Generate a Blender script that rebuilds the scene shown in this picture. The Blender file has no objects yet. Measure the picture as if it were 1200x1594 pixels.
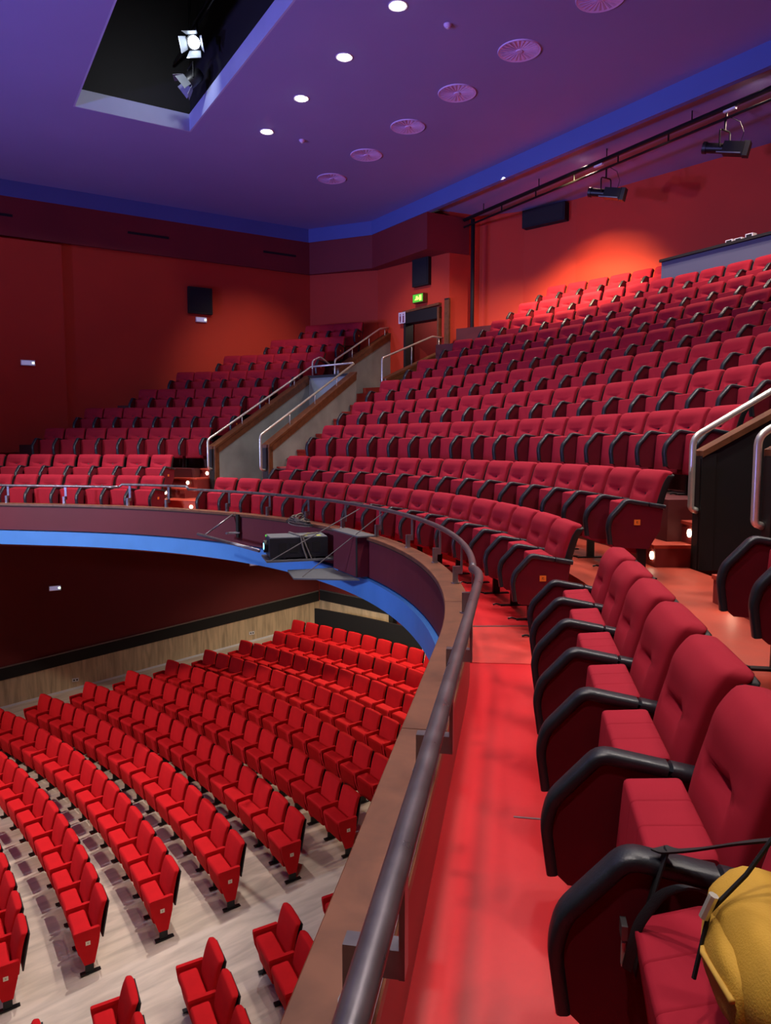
import bpy, math, random
from math import sin, cos, pi, sqrt, atan2, exp
from mathutils import Vector, Matrix
random.seed(7)
SC = bpy.context.scene
COL = SC.collection

# ------------------------------------------------------------------ camera
CAM = (8.995, 3.890, 1.5)
cd = bpy.data.cameras.new('camera'); cam = bpy.data.objects.new('camera', cd); COL.objects.link(cam)
cd.sensor_fit = 'VERTICAL'; cd.sensor_height = 24.0; cd.lens = 24.0 * 1148 / 1594
cd.clip_start = 0.05; cd.clip_end = 200
cam.location = CAM
_p = 0.0914
fw = Vector((-0.8577 * cos(_p), 0.5141 * cos(_p), -sin(_p)))
cam.rotation_euler = fw.to_track_quat('-Z', 'Y').to_euler()
SC.camera = cam

# ------------------------------------------------------------------ world, exposure
w = bpy.data.worlds.new('world'); SC.world = w; w.use_nodes = True
bg = w.node_tree.nodes['Background']
bg.inputs[0].default_value = (0.32, 0.24, 0.28, 1); bg.inputs[1].default_value = 0.05
vs = SC.view_settings
vs.view_transform = 'Standard'; vs.look = 'None'; vs.gamma = 1.0; vs.use_curve_mapping = False
vs.exposure = 0.25

def add_light(kind, name, loc, target, color, energy, size=0.3, spot=None, blend=0.5):
    ld = bpy.data.lights.new(name, kind); ld.color = color; ld.energy = energy
    if kind == 'AREA': ld.shape = 'DISK'; ld.size = size
    else: ld.shadow_soft_size = size
    if kind == 'SPOT': ld.spot_size = math.radians(spot); ld.spot_blend = blend
    o = bpy.data.objects.new(name, ld); COL.objects.link(o); o.location = loc
    o.rotation_euler = (Vector(target) - Vector(loc)).to_track_quat('-Z', 'Y').to_euler()
    return o
# stage floods off to the left (blue wash for ceiling and balcony front) and warm wall washers at the rear
add_light('SPOT', 'stage_flood_blue', (-4.0, -8.0, 0.6), (-5.0, 7.0, 8.6), (0.22, 0.22, 1.0), 5000, 0.5, 64, 1.0)
add_light('SPOT', 'stage_flood_blue', (5.0, -8.0, 0.6), (1.0, 8.5, 8.8), (0.34, 0.27, 1.0), 5600, 0.5, 66, 1.0)
add_light('SPOT', 'balcony_front_flood', (-2.5, -5.5, 2.2), (-3.5, 8.6, -0.4), (0.62, 0.72, 1.0), 2500, 0.3, 70, 0.9)
add_light('SPOT', 'stage_front_spot', (-4.0, -3.0, 6.8), (-6.0, 7.0, -3.8), (1.0, 0.84, 0.72), 3300, 0.3, 52, 0.9)
# lamps over the back rows and walls, some unseen and added
add_light('SPOT', 'recess_light', (-2.9, 15.2, 7.42), (-4.0, 17.7, 3.4), (1.0, 0.70, 0.32), 2000, 0.12, 80, 1.0)
add_light('SPOT', 'recess_light', (-4.2, 14.9, 7.42), (-5.9, 17.1, 3.3), (1.0, 0.70, 0.32), 1100, 0.12, 60, 0.95)
add_light('SPOT', 'recess_light', (1.2, 15.9, 7.4), (-0.6, 15.2, 3.5), (1.0, 0.72, 0.56), 300, 0.10, 110, 0.7)
for _x in (-4.6, -0.75, 2.1, 4.6):  # unseen lamps added behind the beam to brighten the back rows
    add_light('SPOT', 'recess_light', (_x, 15.05 if _x < -3 else 15.35, 7.42), (_x - .2, 15.0, 3.0), (1.0, 0.76, 0.62), 330, 0.10, 116, 0.7)
# unseen lamps added to brighten the near side of the balcony
for _x, _y, _w in ((4.4, 5.4, 420), (6.6, 4.4, 560), (8.6, 3.0, 500)):
    add_light('SPOT', 'added_near_lamp', (_x, _y, 7.6), (_x + .3, _y + .6, 0), (1.0, 0.88, 0.80), _w, 0.14, 96, 0.8)
add_light('SPOT', 'recess_light', (-2.8, 15.9, 7.4), (-2.6, 15.0, 3.5), (1.0, 0.72, 0.56), 260, 0.10, 110, 0.7)
add_light('SPOT', 'door_lamp', (-6.0, 11.6, 7.68), (-8.1, 15.3, 4.0), (1.0, 0.78, 0.62), 420, 0.10, 46, 1.0)
add_light('SPOT', 'side_wall_lamp', (-6.6, 10.9, 7.68), (-11.3, 11.6, 2.9), (1.0, 0.72, 0.56), 520, 0.12, 52, 1.0)
# lamps under the balcony over the rear stalls
for _x, _y in ((-8.3, 11.9), (-5.9, 12.6), (-3.4, 12.8), (-0.4, 12.8)):
    add_light('SPOT', 'under_balcony_lamp', (_x, _y, -0.55), (_x, _y + .3, -5), (1.0, 0.84, 0.62), 250, 0.08, 128, 0.6)

# ------------------------------------------------------------------ helpers
def lin(c):
    return tuple(((v / 255) / 12.92 if v / 255 <= 0.04045 else ((v / 255 + 0.055) / 1.055) ** 2.4) for v in c)

MATS = {}
def mat(name, rgb, rough=0.6, metal=0.0, var=0.12, scale=8.0, bump=0.0, bscale=60.0, emit=None, estr=0.0, coat=0.0, sheen=0.0, stretch=None, spec=0.5, rvar=0.0):
    if name in MATS: return MATS[name]
    m = bpy.data.materials.new(name); m.use_nodes = True
    nt = m.node_tree; N = nt.nodes; L = nt.links; b = N['Principled BSDF']
    c = lin(rgb)
    tc = N.new('ShaderNodeTexCoord'); mp = N.new('ShaderNodeMapping')
    if stretch: mp.inputs['Scale'].default_value = stretch
    L.new(tc.outputs['Object'], mp.inputs['Vector'])
    no = N.new('ShaderNodeTexNoise'); no.inputs['Scale'].default_value = scale; no.inputs['Detail'].default_value = 5.0
    L.new(mp.outputs['Vector'], no.inputs['Vector'])
    rp = N.new('ShaderNodeValToRGB')
    rp.color_ramp.elements[0].position = 0.25; rp.color_ramp.elements[1].position = 0.75
    rp.color_ramp.elements[0].color = (*[x * (1 - var) for x in c], 1)
    rp.color_ramp.elements[1].color = (*[min(1, x * (1 + var)) for x in c], 1)
    L.new(no.outputs['Fac'], rp.inputs['Fac']); L.new(rp.outputs['Color'], b.inputs['Base Color'])
    b.inputs['Roughness'].default_value = rough; b.inputs['Metallic'].default_value = metal
    b.inputs['Specular IOR Level'].default_value = spec
    if rvar:
        mr = N.new('ShaderNodeMapRange'); mr.inputs[3].default_value = max(0.02, rough - rvar); mr.inputs[4].default_value = rough + rvar
        L.new(no.outputs['Fac'], mr.inputs[0]); L.new(mr.outputs[0], b.inputs['Roughness'])
    if coat: b.inputs['Coat Weight'].default_value = coat; b.inputs['Coat Roughness'].default_value = 0.12
    if sheen: b.inputs['Sheen Weight'].default_value = sheen; b.inputs['Sheen Roughness'].default_value = 0.5; b.inputs['Sheen Tint'].default_value = (*c, 1)
    if bump:
        n2 = N.new('ShaderNodeTexNoise'); n2.inputs['Scale'].default_value = bscale; n2.inputs['Detail'].default_value = 3.0
        L.new(mp.outputs['Vector'], n2.inputs['Vector'])
        bp = N.new('ShaderNodeBump'); bp.inputs['Strength'].default_value = bump; bp.inputs['Distance'].default_value = 0.01
        L.new(n2.outputs['Fac'], bp.inputs['Height']); L.new(bp.outputs['Normal'], b.inputs['Normal'])
    if emit:
        b.inputs['Emission Color'].default_value = (*lin(emit), 1); b.inputs['Emission Strength'].default_value = estr
    MATS[name] = m
    return m

def wood_mat(name, rgb, stretch, rough=0.45, var=0.35, scale=3.0, joint=None):
    """long-grained laminate; joint = (board width, board length) draws hairline joints"""
    m = bpy.data.materials.new(name); m.use_nodes = True; MATS[name] = m
    nt = m.node_tree; N = nt.nodes; L = nt.links; b = N['Principled BSDF']; c = lin(rgb)
    tc = N.new('ShaderNodeTexCoord'); mp = N.new('ShaderNodeMapping'); mp.inputs['Scale'].default_value = stretch
    L.new(tc.outputs['Object'], mp.inputs['Vector'])
    no = N.new('ShaderNodeTexNoise'); no.inputs['Scale'].default_value = scale; no.inputs['Detail'].default_value = 8; no.inputs['Distortion'].default_value = 0.6
    L.new(mp.outputs['Vector'], no.inputs['Vector'])
    rp = N.new('ShaderNodeValToRGB'); rp.color_ramp.elements[0].position = 0.3; rp.color_ramp.elements[1].position = 0.62
    rp.color_ramp.elements[0].color = (*[x * (1 - var) for x in c], 1); rp.color_ramp.elements[1].color = (*[min(1, x * (1 + var * .6)) for x in c], 1)
    L.new(no.outputs['Fac'], rp.inputs['Fac'])
    L.new(rp.outputs['Color'], b.inputs['Base Color'])
    b.inputs['Roughness'].default_value = rough
    bp = N.new('ShaderNodeBump'); bp.inputs['Strength'].default_value = 0.08; bp.inputs['Distance'].default_value = 0.004
    L.new(no.outputs['Fac'], bp.inputs['Height']); L.new(bp.outputs['Normal'], b.inputs['Normal'])
    return m

M_fab = mat('burgundy_fabric', (152, 28, 46), 0.85, var=0.10, scale=5, bump=0.12, bscale=900, sheen=0.04, spec=0.15)
M_fabd = mat('burgundy_panel_fabric', (98, 15, 30), 0.85, var=0.10, scale=6, bump=0.1, bscale=700, spec=0.15)
M_stall = mat('scarlet_fabric', (196, 22, 28), 0.85, var=0.10, scale=5, bump=0.1, bscale=700, sheen=0.04, spec=0.15)
M_blackpad = mat('black_leatherette', (34, 38, 46), 0.38, var=0.2, scale=20, bump=0.1, bscale=180)
M_blackpl = mat('black_plastic', (20, 20, 22), 0.45, var=0.15, scale=12)
M_blackmat = mat('matt_black_paint', (14, 13, 14), 0.7, var=0.2, scale=4)
M_blackmetal = mat('black_metal', (18, 18, 20), 0.4, metal=0.3, var=0.2, scale=10)
M_steel = mat('galvanised_steel', (150, 150, 152), 0.35, metal=0.9, var=0.15, scale=15)
M_rail = mat('gunmetal_handrail', (128, 122, 128), 0.32, metal=0.75, var=0.2, scale=12, rvar=0.12)
M_chrome = mat('brushed_stainless', (222, 222, 212), 0.33, metal=0.65, var=0.08, scale=20)
M_floor_red = mat('glossy_red_floor_paint', (206, 36, 42), 0.34, var=0.10, scale=1.6, bump=0.05, bscale=30, rvar=0.14)
M_floor_or = mat('worn_orange_linoleum', (162, 56, 34), 0.5, var=0.28, scale=2.2, bump=0.05, bscale=40, rvar=0.12)
M_step = mat('terracotta_step_covering', (176, 60, 38), 0.55, var=0.2, scale=3)
M_riser = mat('dark_red_riser', (120, 34, 30), 0.6, var=0.18, scale=3)
M_tier = mat('dark_red_tier_face', (84, 20, 22), 0.7, var=0.2, scale=3)
M_fascia = mat('maroon_fascia', (100, 22, 42), 0.6, var=0.10, scale=1.2)
M_parapet = mat('red_parapet_inner', (150, 34, 40), 0.5, var=0.10, scale=2)
M_blue = mat('bright_blue_paint', (78, 146, 236), 0.5, var=0.10, scale=1.5)
M_capwood = wood_mat('brown_varnished_cap', (116, 74, 54), (1, 1, 1), 0.4, 0.3, 6.0)
M_brown = wood_mat('brown_wood_trim', (104, 62, 34), (2, 2, 2), 0.5, 0.3, 5.0)
M_wall = mat('orange_red_wall_paint', (196, 56, 30), 0.75, var=0.06, scale=0.8, bump=0.03, bscale=200)
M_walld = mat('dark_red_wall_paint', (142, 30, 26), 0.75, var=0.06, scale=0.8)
M_band = mat('dull_maroon_band', (122, 34, 36), 0.7, var=0.08, scale=1)
M_ceil = mat('lilac_ceiling_paint', (142, 140, 186), 0.8, var=0.04, scale=0.6)
M_cove = mat('blue_cove_paint', (86, 106, 168), 0.7, var=0.05, scale=0.8)
M_conc = mat('grey_concrete', (138, 148, 146), 0.75, var=0.26, scale=1.7, bump=0.1, bscale=25)
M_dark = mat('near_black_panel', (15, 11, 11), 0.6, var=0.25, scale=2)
M_grey = mat('slate_grey_partition', (84, 90, 112), 0.6, var=0.06, scale=1)
M_dado = wood_mat('pale_wood_dado', (196, 172, 138), (1.5, 5.0, 0.5), 0.5, 0.30, 2.2)
M_lam = wood_mat('pale_laminate_floor', (204, 186, 168), (2.6, 0.45, 1), 0.32, 0.22, 2.4)
M_white = mat('white_plastic', (225, 225, 228), 0.4, var=0.03, scale=8)
M_lamp = mat('lit_white_lamp', (255, 250, 240), 0.4, var=0, emit=(255, 250, 240), estr=22)
M_lampb = mat('lit_blue_lamp', (80, 170, 255), 0.4, var=0, emit=(60, 150, 255), estr=1.6)
M_steplamp = mat('lit_step_lamp', (255, 236, 205), 0.4, var=0, emit=(255, 232, 196), estr=9)
M_emlamp = mat('emergency_led', (220, 235, 215), 0.4, var=0, emit=(215, 240, 205), estr=2.5)
M_tag = mat('orange_tag', (232, 120, 40), 0.5, var=0.1, scale=30)
M_tagw = mat('white_number_tag', (226, 214, 190), 0.5, var=0.05, scale=30)
M_exit = mat('green_exit_sign', (40, 150, 60), 0.5, var=0.02, emit=(90, 190, 40), estr=0.8)
M_yellow = mat('mustard_canvas', (190, 146, 44), 0.8, var=0.14, scale=9, bump=0.2, bscale=300)
M_strap = mat('black_webbing', (22, 22, 26), 0.7, var=0.2, scale=40, bump=0.2, bscale=400)
M_screen = mat('dark_speaker_cloth', (16, 17, 24), 0.8, var=0.15, scale=60)
M_lens = mat('projector_lens_light', (190, 250, 255), 0.2, var=0, emit=(120, 225, 255), estr=5)
M_glow = mat('theatre_lamp_lens', (230, 245, 255), 0.2, var=0, emit=(225, 242, 255), estr=9)
M_glass = mat('dark_lens_glass', (24, 28, 50), 0.12, var=0.05)
M_rope = mat('grey_rope', (120, 112, 104), 0.8, var=0.2, scale=60)
M_stwall = mat('shaded_stalls_red', (104, 22, 22), 0.75, var=0.06, scale=0.8)  # wall red with the shade at stalls level put into it
M_patch = mat('worn_red_floor_patch', (190, 46, 40), 0.5, var=0.3, scale=4, rvar=0.15)
M_slotlip = mat('pale_slot_lip', (170, 178, 205), 0.6, var=0.05, scale=2)
M_lilac = mat('lilac_grille_metal', (214, 190, 230), 0.55, var=0.05, scale=10)

class MB:
    """collects shapes and links them as one mesh object"""
    def __init__(s): s.v = []; s.f = []
    def add(s, v, f):
        o = len(s.v); s.v += [tuple(p) for p in v]; s.f += [tuple(i + o for i in q) for q in f]; return s
    def box(s, c, d, rz=0, rx=0, ry=0):
        M = Matrix.Translation(c) @ Matrix.Rotation(rz, 4, 'Z') @ Matrix.Rotation(ry, 4, 'Y') @ Matrix.Rotation(rx, 4, 'X')
        x, y, z = d[0] / 2, d[1] / 2, d[2] / 2
        v = [M @ Vector(p) for p in ((-x, -y, -z), (x, -y, -z), (x, y, -z), (-x, y, -z), (-x, -y, z), (x, -y, z), (x, y, z), (-x, y, z))]
        return s.add(v, [(0, 3, 2, 1), (4, 5, 6, 7), (0, 1, 5, 4), (1, 2, 6, 5), (2, 3, 7, 6), (3, 0, 4, 7)])
    def prism(s, poly, ext):
        n = len(poly); e = Vector(ext); a = [Vector(p) for p in poly]; b = [p + e for p in a]
        return s.add(a + b, [tuple(range(n))[::-1], tuple(range(n, 2 * n))] + [(i, (i + 1) % n, (i + 1) % n + n, i + n) for i in range(n)])
    def loft(s, rings, cap=True, closed=False):
        n = len(rings[0]); m = len(rings); v = [p for r in rings for p in r]; f = []
        for j in range(m if closed else m - 1):
            k = (j + 1) % m
            for i in range(n): f.append((j * n + i, j * n + (i + 1) % n, k * n + (i + 1) % n, k * n + i))
        if cap and not closed: f.append(tuple(range(n))[::-1]); f.append(tuple((m - 1) * n + i for i in range(n)))
        return s.add(v, f)
    def tube(s, path, r, n=10, squash=None):
        P = [Vector(p) for p in path]; rings = []; up = None
        for i, p in enumerate(P):
            t = (P[min(i + 1, len(P) - 1)] - P[max(i - 1, 0)]).normalized()
            if up is None: up = Vector((0, 0, 1)) if abs(t.z) < 0.9 else Vector((1, 0, 0))
            a = (up - t * up.dot(t)).normalized(); up = a; b = t.cross(a)
            rr = r[i] if isinstance(r, (list, tuple)) else r
            rings.append([p + a * rr * cos(2 * pi * k / n) + b * rr * sin(2 * pi * k / n) for k in range(n)])
        return s.loft(rings)
    def lathe(s, prof, n=20, c=(0, 0, 0)):
        rings = [[(c[0] + r * cos(2 * pi * k / n), c[1] + r * sin(2 * pi * k / n), c[2] + z) for k in range(n)] for r, z in prof]
        return s.loft(rings)
    def mesh(s, name, m, smooth=False):
        me = bpy.data.meshes.new(name); me.from_pydata(s.v, [], s.f); me.update(); me.materials.append(m)
        if smooth:
            for p in me.polygons: p.use_smooth = True
            if smooth != True:
                me.set_sharp_from_angle(angle=math.radians(smooth))
        return me
    def build(s, name, m, parent=None, smooth=False, **tags):
        return link(name, s.mesh(name, m, smooth), parent, **tags)

def link(name, me, parent=None, loc=None, rz=None, **tags):
    o = bpy.data.objects.new(name, me); COL.objects.link(o)
    if parent is not None: o.parent = parent
    if loc is not None: o.location = loc
    if rz is not None: o.rotation_euler = (0, 0, rz)
    for k, v in tags.items(): o[k] = v
    return o
def empty(name, loc=(0, 0, 0), rz=0, label=None, category=None, group=None, kind=None):
    o = link(name, None, None, loc, rz)
    o.empty_display_size = 0.1
    if label: o['label'] = label
    if category: o['category'] = category
    if group: o['group'] = group
    if kind: o['kind'] = kind
    return o
def struct(name, mb, m, label=None, parent=None, smooth=False):
    o = mb.build(name, m, parent, smooth)
    if parent is None:
        o['kind'] = 'structure'
        if label: o['label'] = label
    return o
ORD = ['', 'first', 'second', 'third', 'fourth', 'fifth', 'sixth', 'seventh', 'eighth', 'ninth', 'tenth', 'eleventh', 'twelfth', 'thirteenth', 'fourteenth', 'fifteenth', 'sixteenth', 'seventeenth', 'eighteenth', 'nineteenth', 'twentieth']

# ------------------------------------------------------------------ plan of the balcony front: arc with straight arms
R0, P0, P1 = 8.4, -0.717, 0.832
def on(sg, R, z=0.0):
    """point at arc length sg along the row of radius R"""
    ph = min(max(sg / R, P0), P1); t = sg - ph * R
    return Vector((-R * sin(ph) - cos(ph) * t, R * cos(ph) - sin(ph) * t, z)), ph
def cv(s, r, z):
    """point at arc length s along the balcony edge, r behind it"""
    ph = min(max(s / R0, P0), P1); t = s - ph * R0; R = R0 + r
    return Vector((-R * sin(ph) - cos(ph) * t, R * cos(ph) - sin(ph) * t, z))
def srange(a, b, st=0.25):
    n = max(1, int(math.ceil(abs(b - a) / st))); L = [a + (b - a) * i / n for i in range(n + 1)]
    for k in (P0 * R0, P1 * R0):
        if min(a, b) < k < max(a, b): L.append(k)
    return sorted(L)
def sweep(mb, prof, a, b, st=0.25):
    return mb.loft([[cv(s, r, z) for r, z in prof] for s in srange(a, b, st)])
def circ(r0, z0, rad, n=10): return [(r0 + rad * cos(2 * pi * k / n), z0 + rad * sin(2 * pi * k / n)) for k in range(n)]
S_NEAR, S_FAR = -15.0, 13.2
def Rk(k): return {1: 9.41, 2: 10.24}.get(k, 11.35 + 0.9 * (k - 3))
def Fk(k): return {1: 0.0, 2: 0.4}.get(k, 0.99 + 0.5 * (k - 3))
ZC = 7.75
WX = -11.3
def stall_z(y): return -4.0 + 0.12 * (y - 13.8)

# ------------------------------------------------------------------ room shell
# upper walls, full height; far side wall reaches down to the stalls
struct('wall_far_side', MB().box((WX - 0.15, 4.2, 1.1), (0.3, 19.0, 13.6)), M_wall, 'orange-red side wall of the auditorium')
struct('wall_far_side_pier', MB().box((WX + 0.06, 1.65, 3.85), (0.14, 10.0, 5.1)), M_wall)
def wall_seg(name, a, b, z0, z1, th=0.25, m=None, label=None):
    a = Vector((*a, 0)); b = Vector((*b, 0)); d = (b - a).normalized(); n = Vector((d.y, -d.x, 0)) * th
    mb = MB().prism([a + Vector((0, 0, z0)), b + Vector((0, 0, z0)), b + n + Vector((0, 0, z0)), a + n + Vector((0, 0, z0))], (0, 0, z1 - z0))
    return struct(name, mb, m or M_wall, label)
K0, K1, K2 = (WX, 13.45), (-9.72, 14.85), (-7.05, 15.45)
KB, KC, KD, KE = (-6.95, 16.35), (-6.05, 17.1), (-4.65, 17.55), (0.35, 18.5)
mir = lambda p: (0.7 - p[0], p[1])
wall_seg('wall_rear_corner', K1, K0, -0.4, 7.6)
# door wall with an opening
def lerp(a, b, t): return (a[0] + (b[0] - a[0]) * t, a[1] + (b[1] - a[1]) * t)
DL, DR = lerp(K1, K2, 0.42), lerp(K1, K2, 0.905)
wall_seg('wall_rear_door_side', DL, K1, 0.3, 7.6)
wall_seg('wall_rear_door_other_side', K2, DR, 0.3, 7.6)
wall_seg('wall_rear_over_door', DR, DL, 5.12, 7.6)
wall_seg('wall_recess_return', KB, K2, 0.3, 7.7)
wall_seg('wall_rear_facet', KC, KB, 0.3, 7.7)
wall_seg('wall_rear_facet_inner', KD, KC, 0.3, 7.7)
wall_seg('wall_rear', mir(KD), KD, 0.3, 7.7) if False else wall_seg('wall_rear', KE, KD, 0.3, 7.7)
wall_seg('wall_rear_other_half', mir(KD), KE, 0.3, 7.7)
wall_seg('wall_rear_facet_near', mir(KB), mir(KD), 0.3, 7.7)
wall_seg('wall_recess_return_near', mir(K2), mir(KB), 0.3, 7.7)
wall_seg('wall_rear_near', mir(K0), mir(K2), -4.6, 7.7)
struct('wall_near_side', MB().box((0.7 - WX + 0.15, 4.2, 1.1), (0.3, 19.0, 13.6)), M_wall)
# lobby behind the door opening
mb = MB(); c = lerp(DL, DR, .5)
mb.box((c[0] - 0.3, c[1] + 2.1, 4.2), (2.6, 0.1, 2.6)); mb.box((c[0] - .95, c[1] + 1.2, 4.2), (0.1, 1.8, 2.6)); mb.box((c[0] + .72, c[1] + 1.25, 4.2), (0.1, 1.7, 2.6))
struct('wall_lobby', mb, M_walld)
struct('floor_lobby', MB().box((c[0] - 0.1, c[1] + 1.2, 2.93), (1.6, 1.9, 0.12)), M_step)
struct('ceiling_lobby', MB().box((c[0] - 0.1, c[1] + 1.2, 5.45), (1.6, 1.8, 0.06)), M_ceil)

add_light('POINT', 'lobby_lamp', (c[0] - .1, c[1] + 1.3, 5.2), (c[0], c[1], 3), (1.0, .85, .7), 14, 0.08)
# main ceiling with the lighting slot
OX0, OX1, OY0, OY1 = -6.28, 6.9, 6.28, 8.48
mb = MB()
CY1 = 15.3
for x0, x1, y0, y1 in ((WX, OX0, -6, CY1), (OX1, 12.0, -6, CY1), (OX0, OX1, -6, OY0), (OX0, OX1, OY1, CY1)):
    mb.box(((x0 + x1) / 2, (y0 + y1) / 2, ZC + 0.1), (x1 - x0, y1 - y0, 0.2))
struct('ceiling', mb, M_ceil, 'lilac painted ceiling of the auditorium')
mb = MB(); h = 0.33; t = 0.03
mb.box((OX0 + t / 2, (OY0 + OY1) / 2, ZC + h / 2), (t, OY1 - OY0, h)); mb.box(((OX0 + OX1) / 2, OY1 - t / 2, ZC + h / 2), (OX1 - OX0 - 2 * t, t, h)); mb.box(((OX0 + OX1) / 2, OY0 + t / 2, ZC + h / 2), (OX1 - OX0 - 2 * t, t, h))
struct('trim_lighting_slot', mb, M_slotlip, 'pale lip lining the dark lighting slot')
mb = MB(); hz = 2.6
for x0, x1, y0, y1 in ((OX0 - .3, OX0, OY0 - .3, OY1 + .3), (OX1, OX1 + .3, OY0 - .3, OY1 + .3), (OX0, OX1, OY0 - .3, OY0), (OX0, OX1, OY1, OY1 + .3)):
    mb.box(((x0 + x1) / 2, (y0 + y1) / 2, ZC + hz / 2 + .33), (x1 - x0, y1 - y0, hz))
mb.box(((OX0 + OX1) / 2, (OY0 + OY1) / 2, ZC + hz + .38), (OX1 - OX0 + .6, OY1 - OY0 + .6, 0.1))
struct('ceiling_slot_void', mb, M_blackmat, 'black void above the lighting slot')

# cove: blue drop and maroon band round the room
def ribbon(mb, pts, z0, z1, th):
    """vertical band along a plan polyline, thickness th to the left of travel"""
    P = [Vector((p[0], p[1], 0)) for p in pts]; out = []
    for i, p in enumerate(P):
        d0 = (p - P[i - 1]).normalized() if i else None; d1 = (P[i + 1] - p).normalized() if i < len(P) - 1 else None
        ns = [Vector((-d.y, d.x, 0)) for d in (d0, d1) if d]; n = sum(ns, Vector()).normalized(); k = 1 / max(0.3, n.dot(ns[0]))
        out.append(p + n * th * k)
    rings = [[(a.x, a.y, z0), (b.x, b.y, z0), (b.x, b.y, z1), (a.x, a.y, z1)] for a, b in zip(P, out)]
    return mb.loft(rings)
BP = [(WX + .13, -5.5), (WX + .13, 13.36), (-9.54, 14.54), (-7.02, 14.70), (2.0, 15.24)]
BPm = [mir(p) for p in BP[::-1]]
struct('trim_cove', ribbon(MB(), BP[::-1], 7.37, ZC + .05, -0.12), M_cove, 'blue painted cove edging the ceiling')
struct('trim_cove_near', ribbon(MB(), [(12.0 - .13, -5.5), (12.0 - .13, 13.36), (10.24, 14.54), (7.72, 14.7), (2.0, 15.24)], 7.37, ZC + .05, 0.12), M_cove)
struct('trim_band', ribbon(MB(), [(-6.94, 16.0), (-7.02, 14.72), (-9.54, 14.56), (WX + .13, 13.38), (WX + .13, -5.5)], 6.46, 7.37, -0.10), M_band, 'maroon fascia band under the cove')
mb = MB()
mb.prism([(WX - .02, -5.5, 6.47), (WX + .12, -5.5, 6.47), (WX + .12, 13.38, 6.47), (-9.54, 14.57, 6.47), (-7.03, 14.73, 6.47), (-7.02, 15.6, 6.47), (-9.7, 15.0, 6.47), (WX - .02, 13.6, 6.47)], (0, 0, 0.05))
struct('trim_band_soffit', mb, M_band)
mb = MB()
for y0, y1 in ((8.25, 9.3), (11.95, 12.95), (5.0, 5.6)): mb.box((WX + .132, (y0 + y1) / 2, 6.93), (0.02, y1 - y0, 0.06))
struct('trim_band_slots', mb, M_blackmat)
# recess ceiling behind the beam
mb = MB().prism([(-7.1, 14.85, 7.5), (2.0, 15.37, 7.5), (7.8, 14.85, 7.5), (7.7, 16.5, 7.5), (5.35, 17.7, 7.5), (0.35, 18.6, 7.5), (-4.7, 17.7, 7.5), (-7.1, 16.5, 7.5)], (0, 0, 0.12))
struct('ceiling_recess', mb, M_ceil, 'lower lilac ceiling over the back rows')

# ------------------------------------------------------------------ stalls shell
def slope_quad(x0, x1, y0, y1, dz=0.0, th=0.15):
    return [(x0, y0, stall_z(y0) + dz), (x1, y0, stall_z(y0) + dz), (x1, y1, stall_z(y1) + dz), (x0, y1, stall_z(y1) + dz)]
struct('floor_stalls', MB().prism(slope_quad(WX, 12.0, -6.0, 17.2), (0, 0, -0.2)), M_lam, 'pale wood laminate floor of the stalls')
mb = MB().prism([(WX + .03, y, stall_z(y) + dz) for y, dz in ((-5, 0), (13.66, 0), (13.66, 0.72), (-5, 0.72))], (-0.02, 0, 0))
struct('trim_dado', mb, M_dado, 'pale wood dado along the stalls side wall')
mb = MB().prism([(WX + .045, y, stall_z(y) + dz) for y, dz in ((-5, 0.72), (13.64, 0.72), (13.64, 1.02), (-5, 1.02))], (-0.04, 0, 0))
st = struct('trim_dado_stripe', mb, M_blackmat, 'black stripe above the wood dado')
MB().prism([(WX + .05, y, stall_z(y) + dz) for y, dz in ((-5, 1.02), (13.63, 1.02), (13.63, 1.05), (-5, 1.05))], (-0.05, 0, 0)).build('edge_strip', M_steel, st)
MB().prism([(WX + .05, y, stall_z(y) + dz) for y, dz in ((-5, 0.0), (13.63, 0.0), (13.63, 0.05), (-5, 0.05))], (-0.03, 0, 0)).build('skirting', M_white, st)
struct('wall_far_side_stalls', MB().prism([(WX + .012, y, z) for y, z in ((-5, -5.8), (13.66, -4.1), (13.66, -.44), (-5, -.44))], (-0.012, 0, 0)), M_stwall, 'red stalls wall with its shade put into the colour')  # darker sheet over the lower side wall, its shade put into the colour
# rear stalls wall (under the balcony)
A_, B_ = (WX, 13.68), (-7.6, 14.75)
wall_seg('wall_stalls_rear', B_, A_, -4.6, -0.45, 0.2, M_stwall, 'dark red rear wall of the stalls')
d = (Vector((*B_, 0)) - Vector((*A_, 0))).normalized(); n = Vector((d.y, -d.x, 0))
def onrear(t, z, off): p = Vector((*A_, z)) + d * t + n * off; return p
zf = stall_z(13.9); Lr = 3.05
struct('trim_dado_rear', MB().prism([onrear(.03, zf - .3, .03), onrear(Lr, zf - .3, .03), onrear(Lr, zf + .72, .03), onrear(.03, zf + .72, .03)], n * -0.025), M_dado)
st = struct('trim_dado_stripe_rear', MB().prism([onrear(.05, zf + .72, .045), onrear(Lr, zf + .72, .045), onrear(Lr, zf + 1.02, .045), onrear(.05, zf + 1.02, .045)], n * -0.04), M_blackmat)
MB().prism([onrear(.05, zf + 1.02, .05), onrear(Lr, zf + 1.02, .05), onrear(Lr, zf + 1.05, .05), onrear(.05, zf + 1.05, .05)], n * -0.045).build('edge_strip', M_steel, st)
p = onrear(Lr + .08, 0, 0.05)
struct('wall_stalls_rear_jamb', MB().box((p.x, p.y, zf + .35), (0.16, 0.22, 1.6), atan2(d.y, d.x)), M_blackmat)
wall_seg('wall_stalls_rear_return', (-6.6, 16.6), (-8.2, 14.8), -4.6, -0.45, 0.15, M_dark)
wall_seg('wall_stalls_rear_far', (6.0, 16.8), (-6.6, 16.6), -4.6, -0.45, 0.15, M_walld)
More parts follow.
